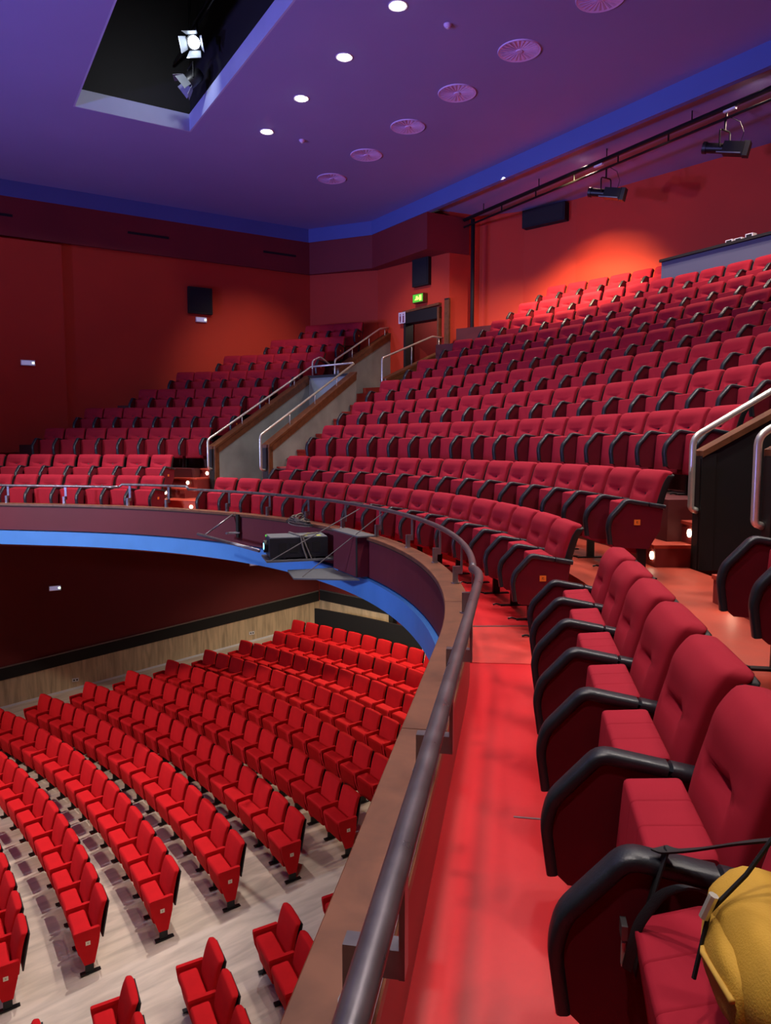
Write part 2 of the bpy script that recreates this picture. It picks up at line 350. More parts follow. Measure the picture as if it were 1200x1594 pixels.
# balcony underside
mb = MB().prism([(WX, 1.0, -0.5)] + [tuple(cv(s, 0.3, -0.5)) for s in srange(S_NEAR + 3, 11.2, 0.5)[::-1]] + [(12.0, 16.5, -0.5), (WX, 16.5, -0.5)], (0, 0, 0.06))
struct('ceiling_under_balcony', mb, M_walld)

# ------------------------------------------------------------------ balcony front and tiers
struct('wall_balcony_front', sweep(MB(), [(0.03, -0.14), (0.15, -0.14), (0.15, 0.33), (0.03, 0.33)], S_NEAR, S_FAR), M_fascia, 'maroon curved balcony front')
struct('trim_balcony_blue_band', sweep(MB(), [(-0.02, -0.42), (0.30, -0.42), (0.30, -0.16), (-0.02, -0.16)], S_NEAR, S_FAR), M_blue, 'bright blue band along the balcony edge')
mb = sweep(MB(), [(0.152, 0.0), (0.172, 0.0), (0.172, 0.325), (0.152, 0.325)], S_NEAR, S_FAR)
struct('wall_balcony_front_inner', mb, M_parapet, 'red inner face of the balcony parapet')
# wooden cap in lengths
cap_joints = [S_NEAR, -9.4, -7.42, -5.0, -2.6, -0.2, 2.2, 4.6, 7.0, 9.4, S_FAR]
capo = empty('trim_balcony_cap', kind='structure', label='brown varnished wooden cap on the balcony parapet')
for a, b in zip(cap_joints[:-1], cap_joints[1:]):
    sweep(MB(), [(0.0, 0.33), (0.185, 0.33), (0.185, 0.365), (0.18, 0.37), (0.004, 0.37), (0.0, 0.365)], a + .003, b - .003).build('cap_board', M_capwood, capo)
sweep(MB(), [(0.001, 0.318), (0.03, 0.318), (0.03, 0.33), (0.001, 0.33)], S_NEAR, S_FAR).build('cap_edge', M_blackmat, capo)
sweep(MB(), [(0.16, 0.3705), (0.18, 0.3705), (0.18, 0.376), (0.16, 0.376)], S_NEAR, -5.2).build('metal_strip', M_steel, capo)

struct('floor_balcony_front', sweep(MB(), [(0.172, -0.14), (1.15, -0.14), (1.15, 0.0), (0.172, 0.0)], S_NEAR, S_FAR), M_floor_red, 'glossy red floor in front of the first balcony row')
# worn patch of floor across the near aisle with its metal joint
struct('floor_aisle_patch', sweep(MB(), [(0.175, -0.01), (1.12, -0.01), (1.12, 0.004), (0.175, 0.004)], -5.27, -4.30), M_patch)
struct('trim_floor_joint', sweep(MB(), [(0.175, -0.01), (1.12, -0.01), (1.12, 0.008), (0.175, 0.008)], -4.30, -4.275), M_steel)
struct('trim_floor_joint_camera', sweep(MB(), [(0.45, -0.01), (1.12, -0.01), (1.12, 0.003), (0.45, 0.003)], -7.35, -7.34), M_steel)
struct('floor_balcony_second', sweep(MB(), [(1.15, -0.14), (2.30, -0.14), (2.30, 0.4), (1.15, 0.4)], S_NEAR, S_FAR), M_floor_or, 'worn orange floor of the second balcony tier')
def tier(name, k, sg0, sg1):
    """platform of row k between arc lengths sg0..sg1 (measured on the row)"""
    Ra, Rb = Rk(k) - 0.72, Rk(k + 1) - 0.70; z1 = Fk(k); z0 = z1 - 0.75
    n = max(2, int(abs(sg1 - sg0) / 0.5)); rings = []
    for i in range(n + 1):
        s = sg0 + (sg1 - sg0) * i / n; ph = min(max(s / Rk(k), P0), P1); t = s - ph * Rk(k)
        pt = lambda R, z: (-R * sin(ph) - cos(ph) * t, R * cos(ph) - sin(ph) * t, z)
        rings.append([pt(Ra, z0), pt(Rb, z0), pt(Rb, z1), pt(Ra, z1)])
    return struct(name, MB().loft(rings), M_tier)
CL = {1: 4.71, 2: 4.02, 3: 4.53, 4: 4.85, 5: 5.16, 6: 5.14, 7: 5.11, 8: 4.96, 9: 5.05, 10: 5.07}     # left ends of the central rows
CN = {1: 17, 2: 16, 3: 17, 4: 18, 5: 18, 6: 18, 7: 18, 8: 17, 9: 17, 10: 6}
for k in range(3, 11):
    tier('floor_tier_centre', k, {3: 4.58, 4: 4.9, 5: 5.2, 6: 5.5, 7: 6.2, 8: 6.6, 9: 7.0, 10: 7.3}[k], {3: -4.97}.get(k, -5.5))
LRT = {1: 5.95, 2: 6.90, 3: 7.45, 4: 7.85, 5: 8.2, 6: 8.45, 7: 8.8, 8: 9.25, 9: 9.7}                # right ends of the far side rows
LLT = {1: 11.17, 2: 12.1, 3: 11.70, 4: 11.99, 5: 11.8, 6: 11.97, 7: 11.77, 8: 11.45, 9: 11.44}
LN = {1: 9, 2: 9, 3: 8, 4: 8, 5: 7, 6: 7, 7: 6, 8: 5, 9: 4}
for k in range(3, 10): tier('floor_tier_far_side', k, LRT[k] - 0.05, LLT[k] + 1.3)

# ------------------------------------------------------------------ vomitories: sloping-topped walls, caps, rails and side stairs
def frame(p, ph): return Vector((p[0], p[1], 0)), Vector((-sin(ph), cos(ph), 0)), Vector((cos(ph), sin(ph), 0))   # origin, along (up the rake), across (to +x)
def vwall(name, F, s0, s1, zt0, zt1, zb, off, th, m, label, cap=True, end=True, mend=None, lo=.13):
    o, u, n = F; q = lambda s, z, t: o + u * s + n * t + Vector((0, 0, z))
    wl = struct(name, MB().prism([q(s0, zb, off), q(s1, zb, off), q(s1, zt1, off), q(s0, zt0, off)], n * th), m, label)
    if cap:
        sl = (zt1 - zt0) / (s1 - s0)
        MB().prism([q(s0 - .02, zt0 - .02 * sl, off - .02), q(s1 + .01, zt1 + .01 * sl, off - .02), q(s1 + .01, zt1 + .01 * sl + .055, off - .02), q(s0 - .02, zt0 - .02 * sl + .055, off - .02)], n * (th + .04)).build('cap_board', M_brown, wl)
        for side in ((off - .012, off + th) if lo else ()):
            MB().prism([q(s0 + .02, zt0 - lo, side), q(s1, zt1 - lo, side), q(s1, zt1, side), q(s0 + .02, zt0, side)], n * .012).build('face_board', M_brown, wl)
    if end:
        MB().prism([q(s0 - .022, zb, off - .012), q(s0 - .022, zt0, off - .012), q(s0 + .10, zt0 + .02, off - .012), q(s0 + .10, zb, off - .012)], n * (th + .024)).build('end_board', mend or M_brown, wl)
        MB().prism([q(s0 - .03, zb, off + .01), q(s0 - .03, zt0 - .02, off + .01), q(s0 - .022, zt0 - .02, off + .01), q(s0 - .022, zb, off + .01)], n * (th - .02)).build('end_panel', M_dark, wl)
    return wl
def smooth_path(pts, r=0.07, n=4):
    P = [Vector(p) for p in pts]; out = [P[0]]
    for i in range(1, len(P) - 1):
        a = (P[i - 1] - P[i]); b = (P[i + 1] - P[i]); rr = min(r, a.length * .45, b.length * .45)
        a = P[i] + a.normalized() * rr; b = P[i] + b.normalized() * rr
        for k in range(n + 1):
            t = k / n; out.append((1 - t) ** 2 * a + 2 * t * (1 - t) * P[i] + t * t * b)
    return out + [P[-1]]
def handrail(name, label, pts, posts, m=M_chrome, r=0.024):
    root = empty(name, tuple(Vector(pts[0])), 0, label, 'handrail')
    o = Vector(pts[0])
    MB().tube([p - o for p in smooth_path(pts)], r, 10).build('rail', m, root, True)
    for a, b in posts:
        MB().tube([Vector(a) - o, Vector(b) - o], 0.011, 8).build('post', m, root, True)
    return root
PHV = 0.46
FR = frame((-5.11, 9.46), PHV); FL = frame((-6.16, 8.81), PHV)
q_ = lambda F, s, z, t=0: F[0] + F[1] * s + F[2] * t + Vector((0, 0, z))
vwall('wall_vomitory_far_right', FR, 0, 3.06, 1.45, 3.13, 0.4, 0.0, 0.16, M_conc, 'grey concrete vomitory wall beside the central block')
vwall('wall_vomitory_far_left', FL, 0, 3.22, 1.42, 3.12, 0.4, -0.16, 0.16, M_conc, 'grey concrete vomitory wall beside the far block')
vwall('wall_vomitory_far_left_lower', FL, 3.22, 7.0, 2.5, 3.0, 0.4, -0.16, 0.16, M_conc, None, cap=False, end=False)
vwall('wall_vomitory_far_left_upper', FL, 4.38, 7.0, 3.40, 4.66, 2.4, -0.16, 0.16, M_conc, 'grey wall climbing to the far doorway', end=False)
FW = (FR[0] + FR[2] * 0.62, FR[1], FR[2])
vwall('wall_vomitory_landing', FW, 3.42, 6.5, 2.98, 4.0, 2.3, 0, 0.14, M_conc, 'low grey wall below the far doorway')
# lintel, tunnel roof, landing, passage floor
Wd = 1.235
lin_ = MB().prism([q_(FR, 3.04, z, 0.0) for z in (2.45,)] + [q_(FR, 3.16, 2.45, 0), q_(FR, 3.16, 3.1, 0), q_(FR, 3.04, 3.1, 0)], FR[2] * -(Wd - .0))
struct('wall_vomitory_far_lintel', lin_, M_conc)
struct('trim_vomitory_far_lintel', MB().prism([q_(FR, 3.01, 3.1, 0), q_(FR, 3.19, 3.1, 0), q_(FR, 3.19, 3.16, 0), q_(FR, 3.01, 3.16, 0)], FR[2] * -Wd), M_dark)
mb = MB().prism([q_(FR, 3.16, 2.3, 1.9), q_(FR, 4.6, 2.3, 1.9), q_(FR, 4.6, 2.5, 1.9), q_(FR, 3.16, 2.5, 1.9)], FR[2] * -(Wd + 1.9))
struct('floor_vomitory_landing', mb, M_step)
mb = MB()
for i in range(3): mb.prism([q_(FR, 4.6 + .3 * i, 2.4, .62), q_(FR, 6.6, 2.4, .62), q_(FR, 6.6, 2.667 + .167 * i, .62), q_(FR, 4.6 + .3 * i, 2.667 + .167 * i, .62)], FR[2] * -(Wd + .5))
struct('floor_vomitory_upper_steps', mb, M_step)
struct('floor_vomitory_far', MB().prism([q_(FR, -0.15, 0.2, 0), q_(FR, 6.4, 0.2, 0), q_(FR, 6.4, 0.4, 0), q_(FR, -0.15, 0.4, 0)], FR[2] * -(Wd + .2)), M_floor_or)
struct('wall_vomitory_far_end', MB().prism([q_(FR, 6.3, 0.4, 0), q_(FR, 6.4, 0.4, 0), q_(FR, 6.4, 2.3, 0), q_(FR, 6.3, 2.3, 0)], FR[2] * -(Wd + .1)), M_conc)
struct('wall_vomitory_far_right_tunnel', MB().prism([q_(FR, 3.17, 0.4, 0), q_(FR, 6.3, 0.4, 0), q_(FR, 6.3, 2.3, 0), q_(FR, 3.17, 2.3, 0)], FR[2] * .16), M_conc)
handrail('handrail', 'pale steel handrail on the far vomitory wall nearest the central block', [q_(FR, -.03, .98, .08), q_(FR, -.17, 1.0, .08), q_(FR, -.17, 1.68, .08), q_(FR, 3.08, 3.38, .08)],
         [(q_(FR, s, 1.50 + .55 * s, .08), q_(FR, s, 1.76 + .525 * s, .08)) for s in (.75, 1.6, 2.4)])
handrail('handrail', 'pale steel handrail on the far vomitory wall beside the far seats, crossing its lintel', [q_(FL, -.02, .98, -.08), q_(FL, -.13, 1.0, -.08), q_(FL, -.13, 1.60, -.08), q_(FL, 3.35, 3.40, -.08), q_(FR, 3.08, 3.40, .06)],
         [(q_(FL, s, 1.47 + .53 * s, -.08), q_(FL, s, 1.66 + .518 * s, -.08)) for s in (.9, 1.8, 2.7)])
handrail('handrail', 'thin steel handrail climbing left of the far doorway', [q_(FL, 4.33, 2.6, -.08), q_(FL, 4.33, 3.66, -.08), q_(FL, 6.45, 4.72, -.08), q_(FL, 6.98, 4.82, -.08)],
         [(q_(FL, s, 3.4 + .48 * (s - 4.38), -.08), q_(FL, s, 3.67 + .5 * (s - 4.33), -.08)) for s in (5.1, 5.9)] + [(q_(FL, 6.7, 4.5, -.08), q_(FL, 6.7, 4.78, -.08))])
handrail('handrail', 'pale steel handrail on the low wall below the far doorway', [q_(FW, 3.45, 2.85, .07), q_(FW, 3.36, 2.9, .07), q_(FW, 3.36, 3.50, .07), q_(FW, 5.75, 4.28, .07), q_(FW, 6.45, 4.32, .07)],
         [(q_(FW, 4.7, 3.4, .07), q_(FW, 4.7, 3.93, .07)), (q_(FW, 6.1, 3.9, .07), q_(FW, 6.1, 4.3, .07))])
# small gate rail at the landing
handrail('handrail', 'small bent steel rail at the end of a far seat row above the lintel', [q_(FL, 3.75, 2.95, -.35), q_(FL, 3.75, 3.6, -.35), q_(FL, 4.0, 3.72, -.3), q_(FL, 4.25, 3.55, -.2)], [])

LAMP_DISC = MB().lathe([(0.0, 0.0), (0.036, 0.0), (0.036, 0.012), (0.028, 0.016), (0.0, 0.016)], 16).mesh('step_lamp', M_steplamp)
def steplamp(parent, p, dirv):
    o = bpy.data.objects.new('step_light', LAMP_DISC); COL.objects.link(o)
    o.rotation_euler = Vector(dirv).to_track_quat('Z', 'Y').to_euler(); o.location = p
    if parent: o.parent = parent
    return o
def stairs(label, F, steps, t0, t1, zb, lamps=()):
    """steps: list of (front s, depth, tread z)"""
    root = empty('staircase', tuple(q_(F, steps[0][0], zb, (t0 + t1) / 2)), 0, label, 'stairs'); o = root.location.copy()
    for i, (s, dp, z) in enumerate(steps):
        z0 = zb if i < 3 else z - .36
        a = lambda ss, zz: q_(F, ss, zz, t0) - o
        st = MB().prism([a(s, z0), a(s + dp, z0), a(s + dp, z - .03), a(s, z - .03)], F[2] * (t1 - t0)).build('riser', M_riser if i < 3 else M_step, root)
        MB().prism([a(s - .015, z - .03), a(s + dp, z - .03), a(s + dp, z), a(s - .015, z)], F[2] * (t1 - t0)).build('tread', M_step, st)
    for (i, t, dz) in lamps:
        s, dp, z = steps[i]; steplamp(root, q_(F, s - .001, z - dz, t) - o, -F[1])
    return root
stairs('terracotta stairs between the far grey wall and the central block', FR, [(-.38, .33, .6), (-.05, .30, .8)] + [(.22 + .322 * i, .36, 1.05 + .17 * i) for i in range(9)], 0.175, 0.97, 0.4,
       [(0, .35, .1), (2, .8, .1), (4, .8, .1), (9, .95, .1)])
stairs('terracotta stairs with lit risers beside the far seat block', FL, [(-.70, .36, .6), (-.36, .36, .8), (0.0, .5, .99)] , -0.90, -0.175, 0.4,
       [(0, -.75, .1), (1, -.45, .1), (2, -.25, .1)])
# near vomitory
FN = frame((4.93, 9.54), -0.54); FN2 = frame((5.90, 8.90), -0.54)
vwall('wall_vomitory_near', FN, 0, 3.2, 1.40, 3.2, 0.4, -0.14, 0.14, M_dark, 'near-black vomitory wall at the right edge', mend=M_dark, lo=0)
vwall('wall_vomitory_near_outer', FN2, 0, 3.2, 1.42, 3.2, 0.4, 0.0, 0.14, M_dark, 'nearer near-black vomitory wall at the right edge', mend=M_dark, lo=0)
handrail('handrail', 'chrome handrail on the near-black wall at the right edge, farther one', [q_(FN, -.03, .92, -.03), q_(FN, -.09, .94, -.03), q_(FN, -.09, 1.56, -.03), q_(FN, 3.2, 3.55, -.03)], [(q_(FN, s, 1.45 + .56 * s, -.05), q_(FN, s, 1.62 + .6 * s, -.03)) for s in (1.0, 2.2)], r=0.028)
handrail('handrail', 'chrome handrail at the right edge, nearer one', [q_(FN2, -.03, .92, .03), q_(FN2, -.09, .94, .03), q_(FN2, -.09, 1.56, .03), q_(FN2, 3.2, 3.55, .03)], [(q_(FN2, s, 1.47 + .56 * s, .05), q_(FN2, s, 1.62 + .6 * s, .03)) for s in (1.0, 2.2)], r=0.028)
stairs('terracotta steps with two lit risers beside the near-black wall', FN, [(-.34, .34, .6), (0.0, .32, .8), (.3, .5, .99)], -1.05, -.155, 0.4, [(0, -.22, .1), (1, -.24, .1)])
stairs('terracotta step with one lit riser behind the seats at the right edge', FN2, [(-.42, .36, .6), (-.08, .34, .8), (.24, .4, .99)], 0.155, 1.1, 0.4, [(0, .46, .12)])
tier('floor_tier_near', 3, -9.0, -12.0) if False else None
# aisle half steps between the front floor and the second tier
for a, b, nm in ((-5.2, -4.36, 'near'), (4.22, 5.28, 'far')):
    o = sweep(MB(), [(0.85, 0.0), (1.15, 0.0), (1.15, 0.2), (0.85, 0.2)], a, b).build('staircase', M_step, None, label='low step down to the rail in the %s aisle' % nm, category='stairs')
    sm = (a + b) / 2 + (.1 if nm == 'far' else 0); pn = cv(sm, 1.149, .29)
    dv = cv(sm, 0, 0) - cv(sm, 1, 0); steplamp(o, pn, dv)
    steplamp(o, cv(sm + .05, .849, .1), dv)
struct('floor_front_tread', sweep(MB(), [(1.13, 0.4), (1.6, 0.4), (1.6, 0.404), (1.13, 0.404)], 4.2, 5.5), M_step)

# ------------------------------------------------------------------ balcony rail
def rail_curve(name, label, r, z, a, b, posts, rad, ends=None):
    pts = [cv(s, r, z) for s in srange(a, b, 0.2)]
    if ends: pts = ends[0] + pts + ends[1]
    root = empty(name, tuple(cv((a + b) / 2, 0.13, 0.37)), 0, label, 'handrail'); o = root.location.copy()
    MB().tube([p - o for p in pts], rad, 12).build('rail', M_rail, root, True)
    for s in posts:
        po = empty('post', parent_loc := (0, 0, 0)) if False else None
        c = lambda rr, zz, ds=0: cv(s + ds, rr, zz) - o
        fl = MB().prism([c(r - .006, .45, -.024), c(r - .006, .45, .024), c(r - .006, z, .024), c(r - .006, z, -.024)], cv(s, r + .006, 0) - cv(s, r - .006, 0)).build('post', M_rail, root)
        rb = .115
        MB().prism([c(rb, .45, -.022), c(rb, .45, .022), c(rb, .51, .022), c(rb, .51, -.022)], cv(s, r, 0) - cv(s, rb, 0)).build('bracket_arm', M_rail, fl)
        MB().prism([c(rb, .372, -.022), c(rb, .372, .022), c(rb, .45, .022), c(rb, .45, -.022)], cv(s, rb + .04, 0) - cv(s, rb, 0)).build('bracket_leg', M_rail, fl)
        MB().lathe([(0.0, 0), (0.035, 0), (0.035, .006), (0.0, .006)], 14, tuple(c(rb + .02, .371))).build('foot_plate', M_steel, fl)
    return root
rail_curve('balcony_handrail', 'near dark steel handrail along the balcony edge, ending in a bend', 0.235, 0.725, S_NEAR, -6.1, [-13.2, -12.1, -11.0, -9.92, -8.88, -7.80, -6.72], 0.026,
           ([], [cv(-5.95, .232, .725), cv(-5.8, .222, .722), cv(-5.68, .205, .718), cv(-5.6, .18, .715)]))
rail_curve('balcony_handrail', 'dark steel handrail along the curved balcony edge before the central block', 0.185, 0.705, -5.6, 4.05, [-5.35, -4.3, -3.25, -2.2, -1.15, -.1, .95, 2.0, 3.05], 0.024)
rail_curve('balcony_handrail', 'slightly raised handrail length across the far aisle', 0.20, 0.755, 4.12, 5.62, [4.55, 5.45], 0.024, ([cv(4.05, .185, .705)], [cv(5.66, .19, .72), cv(5.70, .185, .705)]))
rail_curve('balcony_handrail', 'far dark steel handrail before the far seat block', 0.185, 0.705, 5.70, S_FAR, [6.85, 8.1, 9.3, 10.5, 11.6], 0.024)

# ------------------------------------------------------------------ balcony seats
def superring(cx, hw, cyz, hn, nd, n=64, e=4.5):
    """rounded-rectangle ring: half width hw along x, half thickness hn along direction nd in the yz plane"""
    R = []
    for k in range(n):
        a = 2 * pi * k / n; c, s_ = cos(a), sin(a)
        u = (abs(c) ** (2 / e)) * (1 if c >= 0 else -1); v = (abs(s_) ** (2 / e)) * (1 if s_ >= 0 else -1)
        R.append((cx + u * hw, u, v, cyz[0] + v * hn * nd[0], cyz[1] + v * hn * nd[1]))
    return R
def backrest_mesh(name, m, hw=.243, y0=.045, z0=.36, y1=.165, z1=.895, roll=.035, th=.045, tuft=True, top_round=1.2, e=6.5):
    rings = []; NT = 44
    for j in range(NT + 1):
        t = j / NT
        cy = y0 + (y1 - y0) * t + .018 * sin(pi * t) * -1 + roll * max(0, (t - .78) / .22) ** 2; cz = z0 + (z1 - z0) * t
        if t > .92: cz -= .012 * ((t - .92) / .08) ** 2
        tx = Vector((0, y1 - y0, z1 - z0)).normalized(); nd = (-tx.z, tx.y)     # toward the front (-y)
        edge = min(1.0, (1 - t) / .045 + .0) if t > .955 else 1.0
        h = th * (0.35 + .65 * sqrt(max(0, 1 - (1 - edge) ** 2))) * (1 + .12 * sin(pi * min(1, t * 1.1)))
        w_ = hw * (1 - .05 * (1 - edge) * top_round - (.10 * max(0, (t - .9) / .1) ** 4) * top_round) * (.96 + .04 * min(1, t / .1))
        ring = []
        for x, u, v, y, z in superring(0, w_, (cy, cz), h, nd, e=e):
            d = 0
            if v > 0 and tuft:
                g = lambda a, s: exp(-(a / s) ** 2)
                T_ = .60
                d = .030 * g(x, .022) * g(t - T_, .035) + .020 * g(x, .075) * g(t - T_ - .02, .10)
                if t < T_: d += .009 * g(abs(x) - (T_ - t) * .36, .010) * min(1, (T_ - t) / .05)
                else: d += .007 * g((t - T_) - abs(x) * .30, .018) * min(1, max(0, 1 - abs(x) / .22) * 2)
                d -= .018 * g(t - .86, .13) * (1 - abs(u) ** 4) + .008 * g(abs(x) - .14, .07) * g(t - .52, .2)
            ring.append((x, y - d * nd[0] * min(1, v * 1.5) if v > 0 else y, z - d * nd[1] * min(1, v * 1.5) if v > 0 else z))
        rings.append(ring)
    mb = MB().loft(rings)
    return mb.mesh(name, m, True)
def rounded_poly(pts, r=.02, n=3):
    out = []
    P = [Vector(p) for p in pts]; m = len(P)
    for i in range(m):
        a = P[i - 1] - P[i]; b = P[(i + 1) % m] - P[i]; rr = min(r, a.length * .4, b.length * .4)
        A = P[i] + a.normalized() * rr; B = P[i] + b.normalized() * rr
        for k in range(n + 1): t = k / n; out.append((1 - t) ** 2 * A + 2 * t * (1 - t) * P[i] + t * t * B)
    return out
def cushion_mesh(name, m, prof, hw, grooves=(), r=.025, concave=0.0):
    """profile (y,z) lofted along x, narrower at its ends, with stitched grooves"""
    P = rounded_poly([(p[0], p[1]) for p in prof], r); c = sum(P, Vector((0, 0))) / len(P)
    xs = sorted(set([-hw, -hw + .006, -hw + .02, hw - .02, hw - .006, hw] + [-hw + .02 + (2 * hw - .04) * i / 16 for i in range(17)] + [g + d for g in grooves for d in (-.007, -.003, 0, .003, .007)]))
    rings = []
    for x in xs:
        ed = hw - abs(x); k = 1 - .03 * max(0, 1 - ed / .02) ** 2
        for g in grooves: k -= .014 * exp(-((x - g) / .0028) ** 2)
        ring = []
        for p in P:
            q = c + (p - c) * k
            if concave and p.x < c.x and p.y > c.y: q = q + Vector((concave * (1 - (x / hw) ** 2), 0))
            ring.append((x, q.x, q.y))
        rings.append(ring)
    return MB().loft(rings).mesh(name, m, 40)
PB = 0.565
ME_back = backrest_mesh('backrest', M_fab)
ME_shell = backrest_mesh('back_shell', M_blackpl, hw=.2455, y0=.072, z0=.36, y1=.192, z1=.872, roll=.03, th=.034, tuft=False, top_round=1.2, e=8.0)
ME_seat = cushion_mesh('seat', M_fab, [(-.165, .21), (-.135, .612), (.012, .626), (.02, .40), (-.06, .20)], .222, grooves=(-.07, .07), r=.014)
def arm_path(): return [(.13, .592), (-.02, .617), (-.19, .645), (-.315, .505), (-.332, .43), (-.312, .29)]
def arm_pad_mesh():
    pts = smooth_path([Vector((0, y, z)) for y, z in arm_path()], .03, 5); rings = []
    for i, p in enumerate(pts):
        t = (pts[min(i + 1, len(pts) - 1)] - pts[max(i - 1, 0)]).normalized(); nn = Vector((0, -t.z, t.y))   # outward-ish
        if nn.z < 0 and i < 3: nn = -nn
        L_ = i / (len(pts) - 1); hh = .019 * (1 - .25 * max(0, L_ - .6)); ww = .034 * (1 - .25 * max(0, L_ - .5))
        rings.append([p + Vector((ww * (abs(cos(a)) ** .5) * (1 if cos(a) > 0 else -1), 0, 0)) + nn * hh * (abs(sin(a)) ** .6) * (1 if sin(a) > 0 else -1) for a in [2 * pi * (k + .5) / 14 for k in range(14)]])
    return MB().loft(rings).mesh('armrest', M_blackpad, 50)
ME_arm = arm_pad_mesh()
ME_panel = MB().prism([(-.022, .115, .60), (-.022, -.02, .61), (-.022, -.185, .635), (-.022, -.305, .50), (-.022, -.322, .43), (-.022, -.308, .30), (-.022, -.27, .265), (-.022, .0, .25), (-.022, .09, .40)], (.044, 0, 0)).mesh('side_panel', M_fabd)
mb = MB(); mb.box((0, -.05, .14), (.03, .07, .28)); mb.box((0, -.05, .006), (.05, .26, .012)); mb.tube([(0, -.18, .01), (0, -.22, .02), (0, -.25, .012)], .008, 8)
ME_foot = mb.mesh('foot', M_blackmetal)
ME_bolt = MB().lathe([(0, 0), (.014, 0), (.014, .008), (0, .01)], 10).mesh('bolt', M_steel)
ME_tag = MB().box((0, 0, 0), (.004, .05, .045)).mesh('row_tag', M_tag)

BLOCKN = {'c': 'central balcony block', 'l': 'far side balcony block', 'n': 'near side balcony block'}
def balcony_seat(pos, ph, label, group, pitch, both=False, tag=None):
    e = empty('theatre_chair', tuple(pos), ph, label, 'chair', group)
    link('backrest', ME_back, e); link('back_shell', ME_shell, e); link('seat', ME_seat, e)
    for sx in ((-1, 1) if both == 'both' else ((1,) if both == 'right' else (-1,))):
        x = sx * pitch / 2
        a = link('armrest', ME_arm, e, (x, 0, 0)); link('side_panel', ME_panel, a)
        link('foot', ME_foot, e, (x, 0, 0))
        if tag and sx == tag:
            link('row_tag', ME_tag, a, (sx * .023, -.10, .47), label='small orange row tag')
    return e
# local -x is toward the left of the photograph for rows seen from the front? (row runs with growing arc length toward -x)
def place_row(block, k, sg_left, n, pitch, tags=(0, 0), endname='left', only=None):
    R = Rk(k)
    for i in range(n):
        sc = sg_left - (i + .5) * pitch
        p, ph = on(sc, R, 0); nn = Vector((-sin(ph), cos(ph), 0)); p = p - nn * .14; p.z = Fk(k)
        lab = 'burgundy chair, %s, %s row from front, %s from left' % (BLOCKN[block], ORD[k], ORD[i + 1])
        balcony_seat(p, ph, lab, 'burgundy seats of the ' + BLOCKN[block], pitch, 'both' if i == n - 1 else False, 1 if (i == n - 1 and tags[1]) else (-1 if (i == 0 and tags[0]) else None))
for k in range(1, 11):
    pt_ = 0.58 if k < 3 else (0.556 if k == 3 else PB)
    place_row('c', k, CL[k], CN[k], pt_, (0, k < 3))
for k in range(1, 10):
    pt_ = (LLT[k] - LRT[k]) / LN[k] if k > 2 else 0.58
    place_row('l', k, LRT[k] + LN[k] * pt_, LN[k], pt_, (0, 1))
# near block: first row past the camera, second row at the right edge
def near_row(k, s_first, n, off, pt=.517):
    for i in range(n):
        s = s_first - (i + .5) * pt; ph = min(max(s / R0, P0), P1)
        p = cv(s, off - .14, Fk(k)); lab = 'burgundy chair, near side balcony block, %s row from front, %s from the aisle' % (ORD[k], ORD[i + 1])
        e = balcony_seat(p, ph, lab, 'burgundy seats of the near side balcony block', pt, 'both' if i == n - 1 else False)
        NEAR[(k, i)] = e
        for ch in e.children:
            if ch.name.startswith(('backrest', 'seat', 'back_shell')): ch.scale = (.88, 1, 1)
NEAR = {}
near_row(1, -5.61, 9, 1.01)
near_row(2, -6.45, 5, 1.90)
# the seat carrying the bag is pressed partly open
for ch in NEAR[(1, 6)].children:
    if ch.name.startswith('seat'):
        ch.matrix_local = Matrix.Translation((0, 0, .40)) @ Matrix.Rotation(math.radians(14), 4, 'X') @ Matrix.Translation((0, 0, -.40)) @ Matrix.Translation((0, -.01, -.02)) @ Matrix.Scale(.88, 4, (1, 0, 0))

# ------------------------------------------------------------------ stalls seats
ST_back = backrest_mesh('backrest', M_stall, hw=.232, y0=.02, z0=.34, y1=.125, z1=.86, roll=.015, th=.042, tuft=False, top_round=3.2, e=4.0)
ST_shell = MB().prism([(-.21, .085, .36), (.21, .085, .36), (.20, .172, .80), (-.20, .172, .80)], (0, .016, -.004)).mesh('back_shell', M_blackpl)
ST_seat = cushion_mesh('seat', M_stall, [(-.20, .20), (-.255, .49), (-.235, .525), (-.045, .535), (-.03, .47), (-.08, .20)], .222, r=.025)
ST_arm = cushion_mesh('armrest', M_stall, [(-.26, .52), (-.265, .565), (.05, .575), (.05, .53)], .024, r=.018)
ST_panel = MB().prism([(-.02, -.262, .535), (-.02, .045, .545), (-.02, .03, .38), (-.02, -.03, .12), (-.02, -.15, .12), (-.02, -.24, .38)], (.04, 0, 0)).mesh('side_panel', M_stall)
mb = MB(); mb.box((0, -.09, .07), (.035, .10, .14)); mb.box((0, -.08, .008), (.06, .24, .016))
ST_foot = mb.mesh('foot', M_blackmetal)
mb = MB(); mb.box((0, .02, .30), (.40, .03, .05)); mb.box((0.08, -.02, .26), (.16, .10, .012), rx=.4)
ST_brk = mb.mesh('hinge_bracket', M_steel)
ST_tag = MB().box((0, 0, 0), (.004, .055, .05)).mesh('row_tag', M_tagw)
def printed(me, sx):
    import bmesh
    me.materials.append(M_blackmat); b = bmesh.new(); b.from_mesh(me)
    for cx, cz, w_, h_ in ((0, .006, .014, .004), (-.005, -.002, .004, .014), (.005, -.006, .004, .008)):
        vs_ = [b.verts.new((sx, cx + a * w_ / 2, cz + c_ * h_ / 2)) for a, c_ in ((-1, -1), (1, -1), (1, 1), (-1, 1))]
        b.faces.new(vs_).material_index = 1
    b.to_mesh(me); b.free()
printed(ST_tag, .0026); printed(ME_tag, .0026)
QY = -19.0
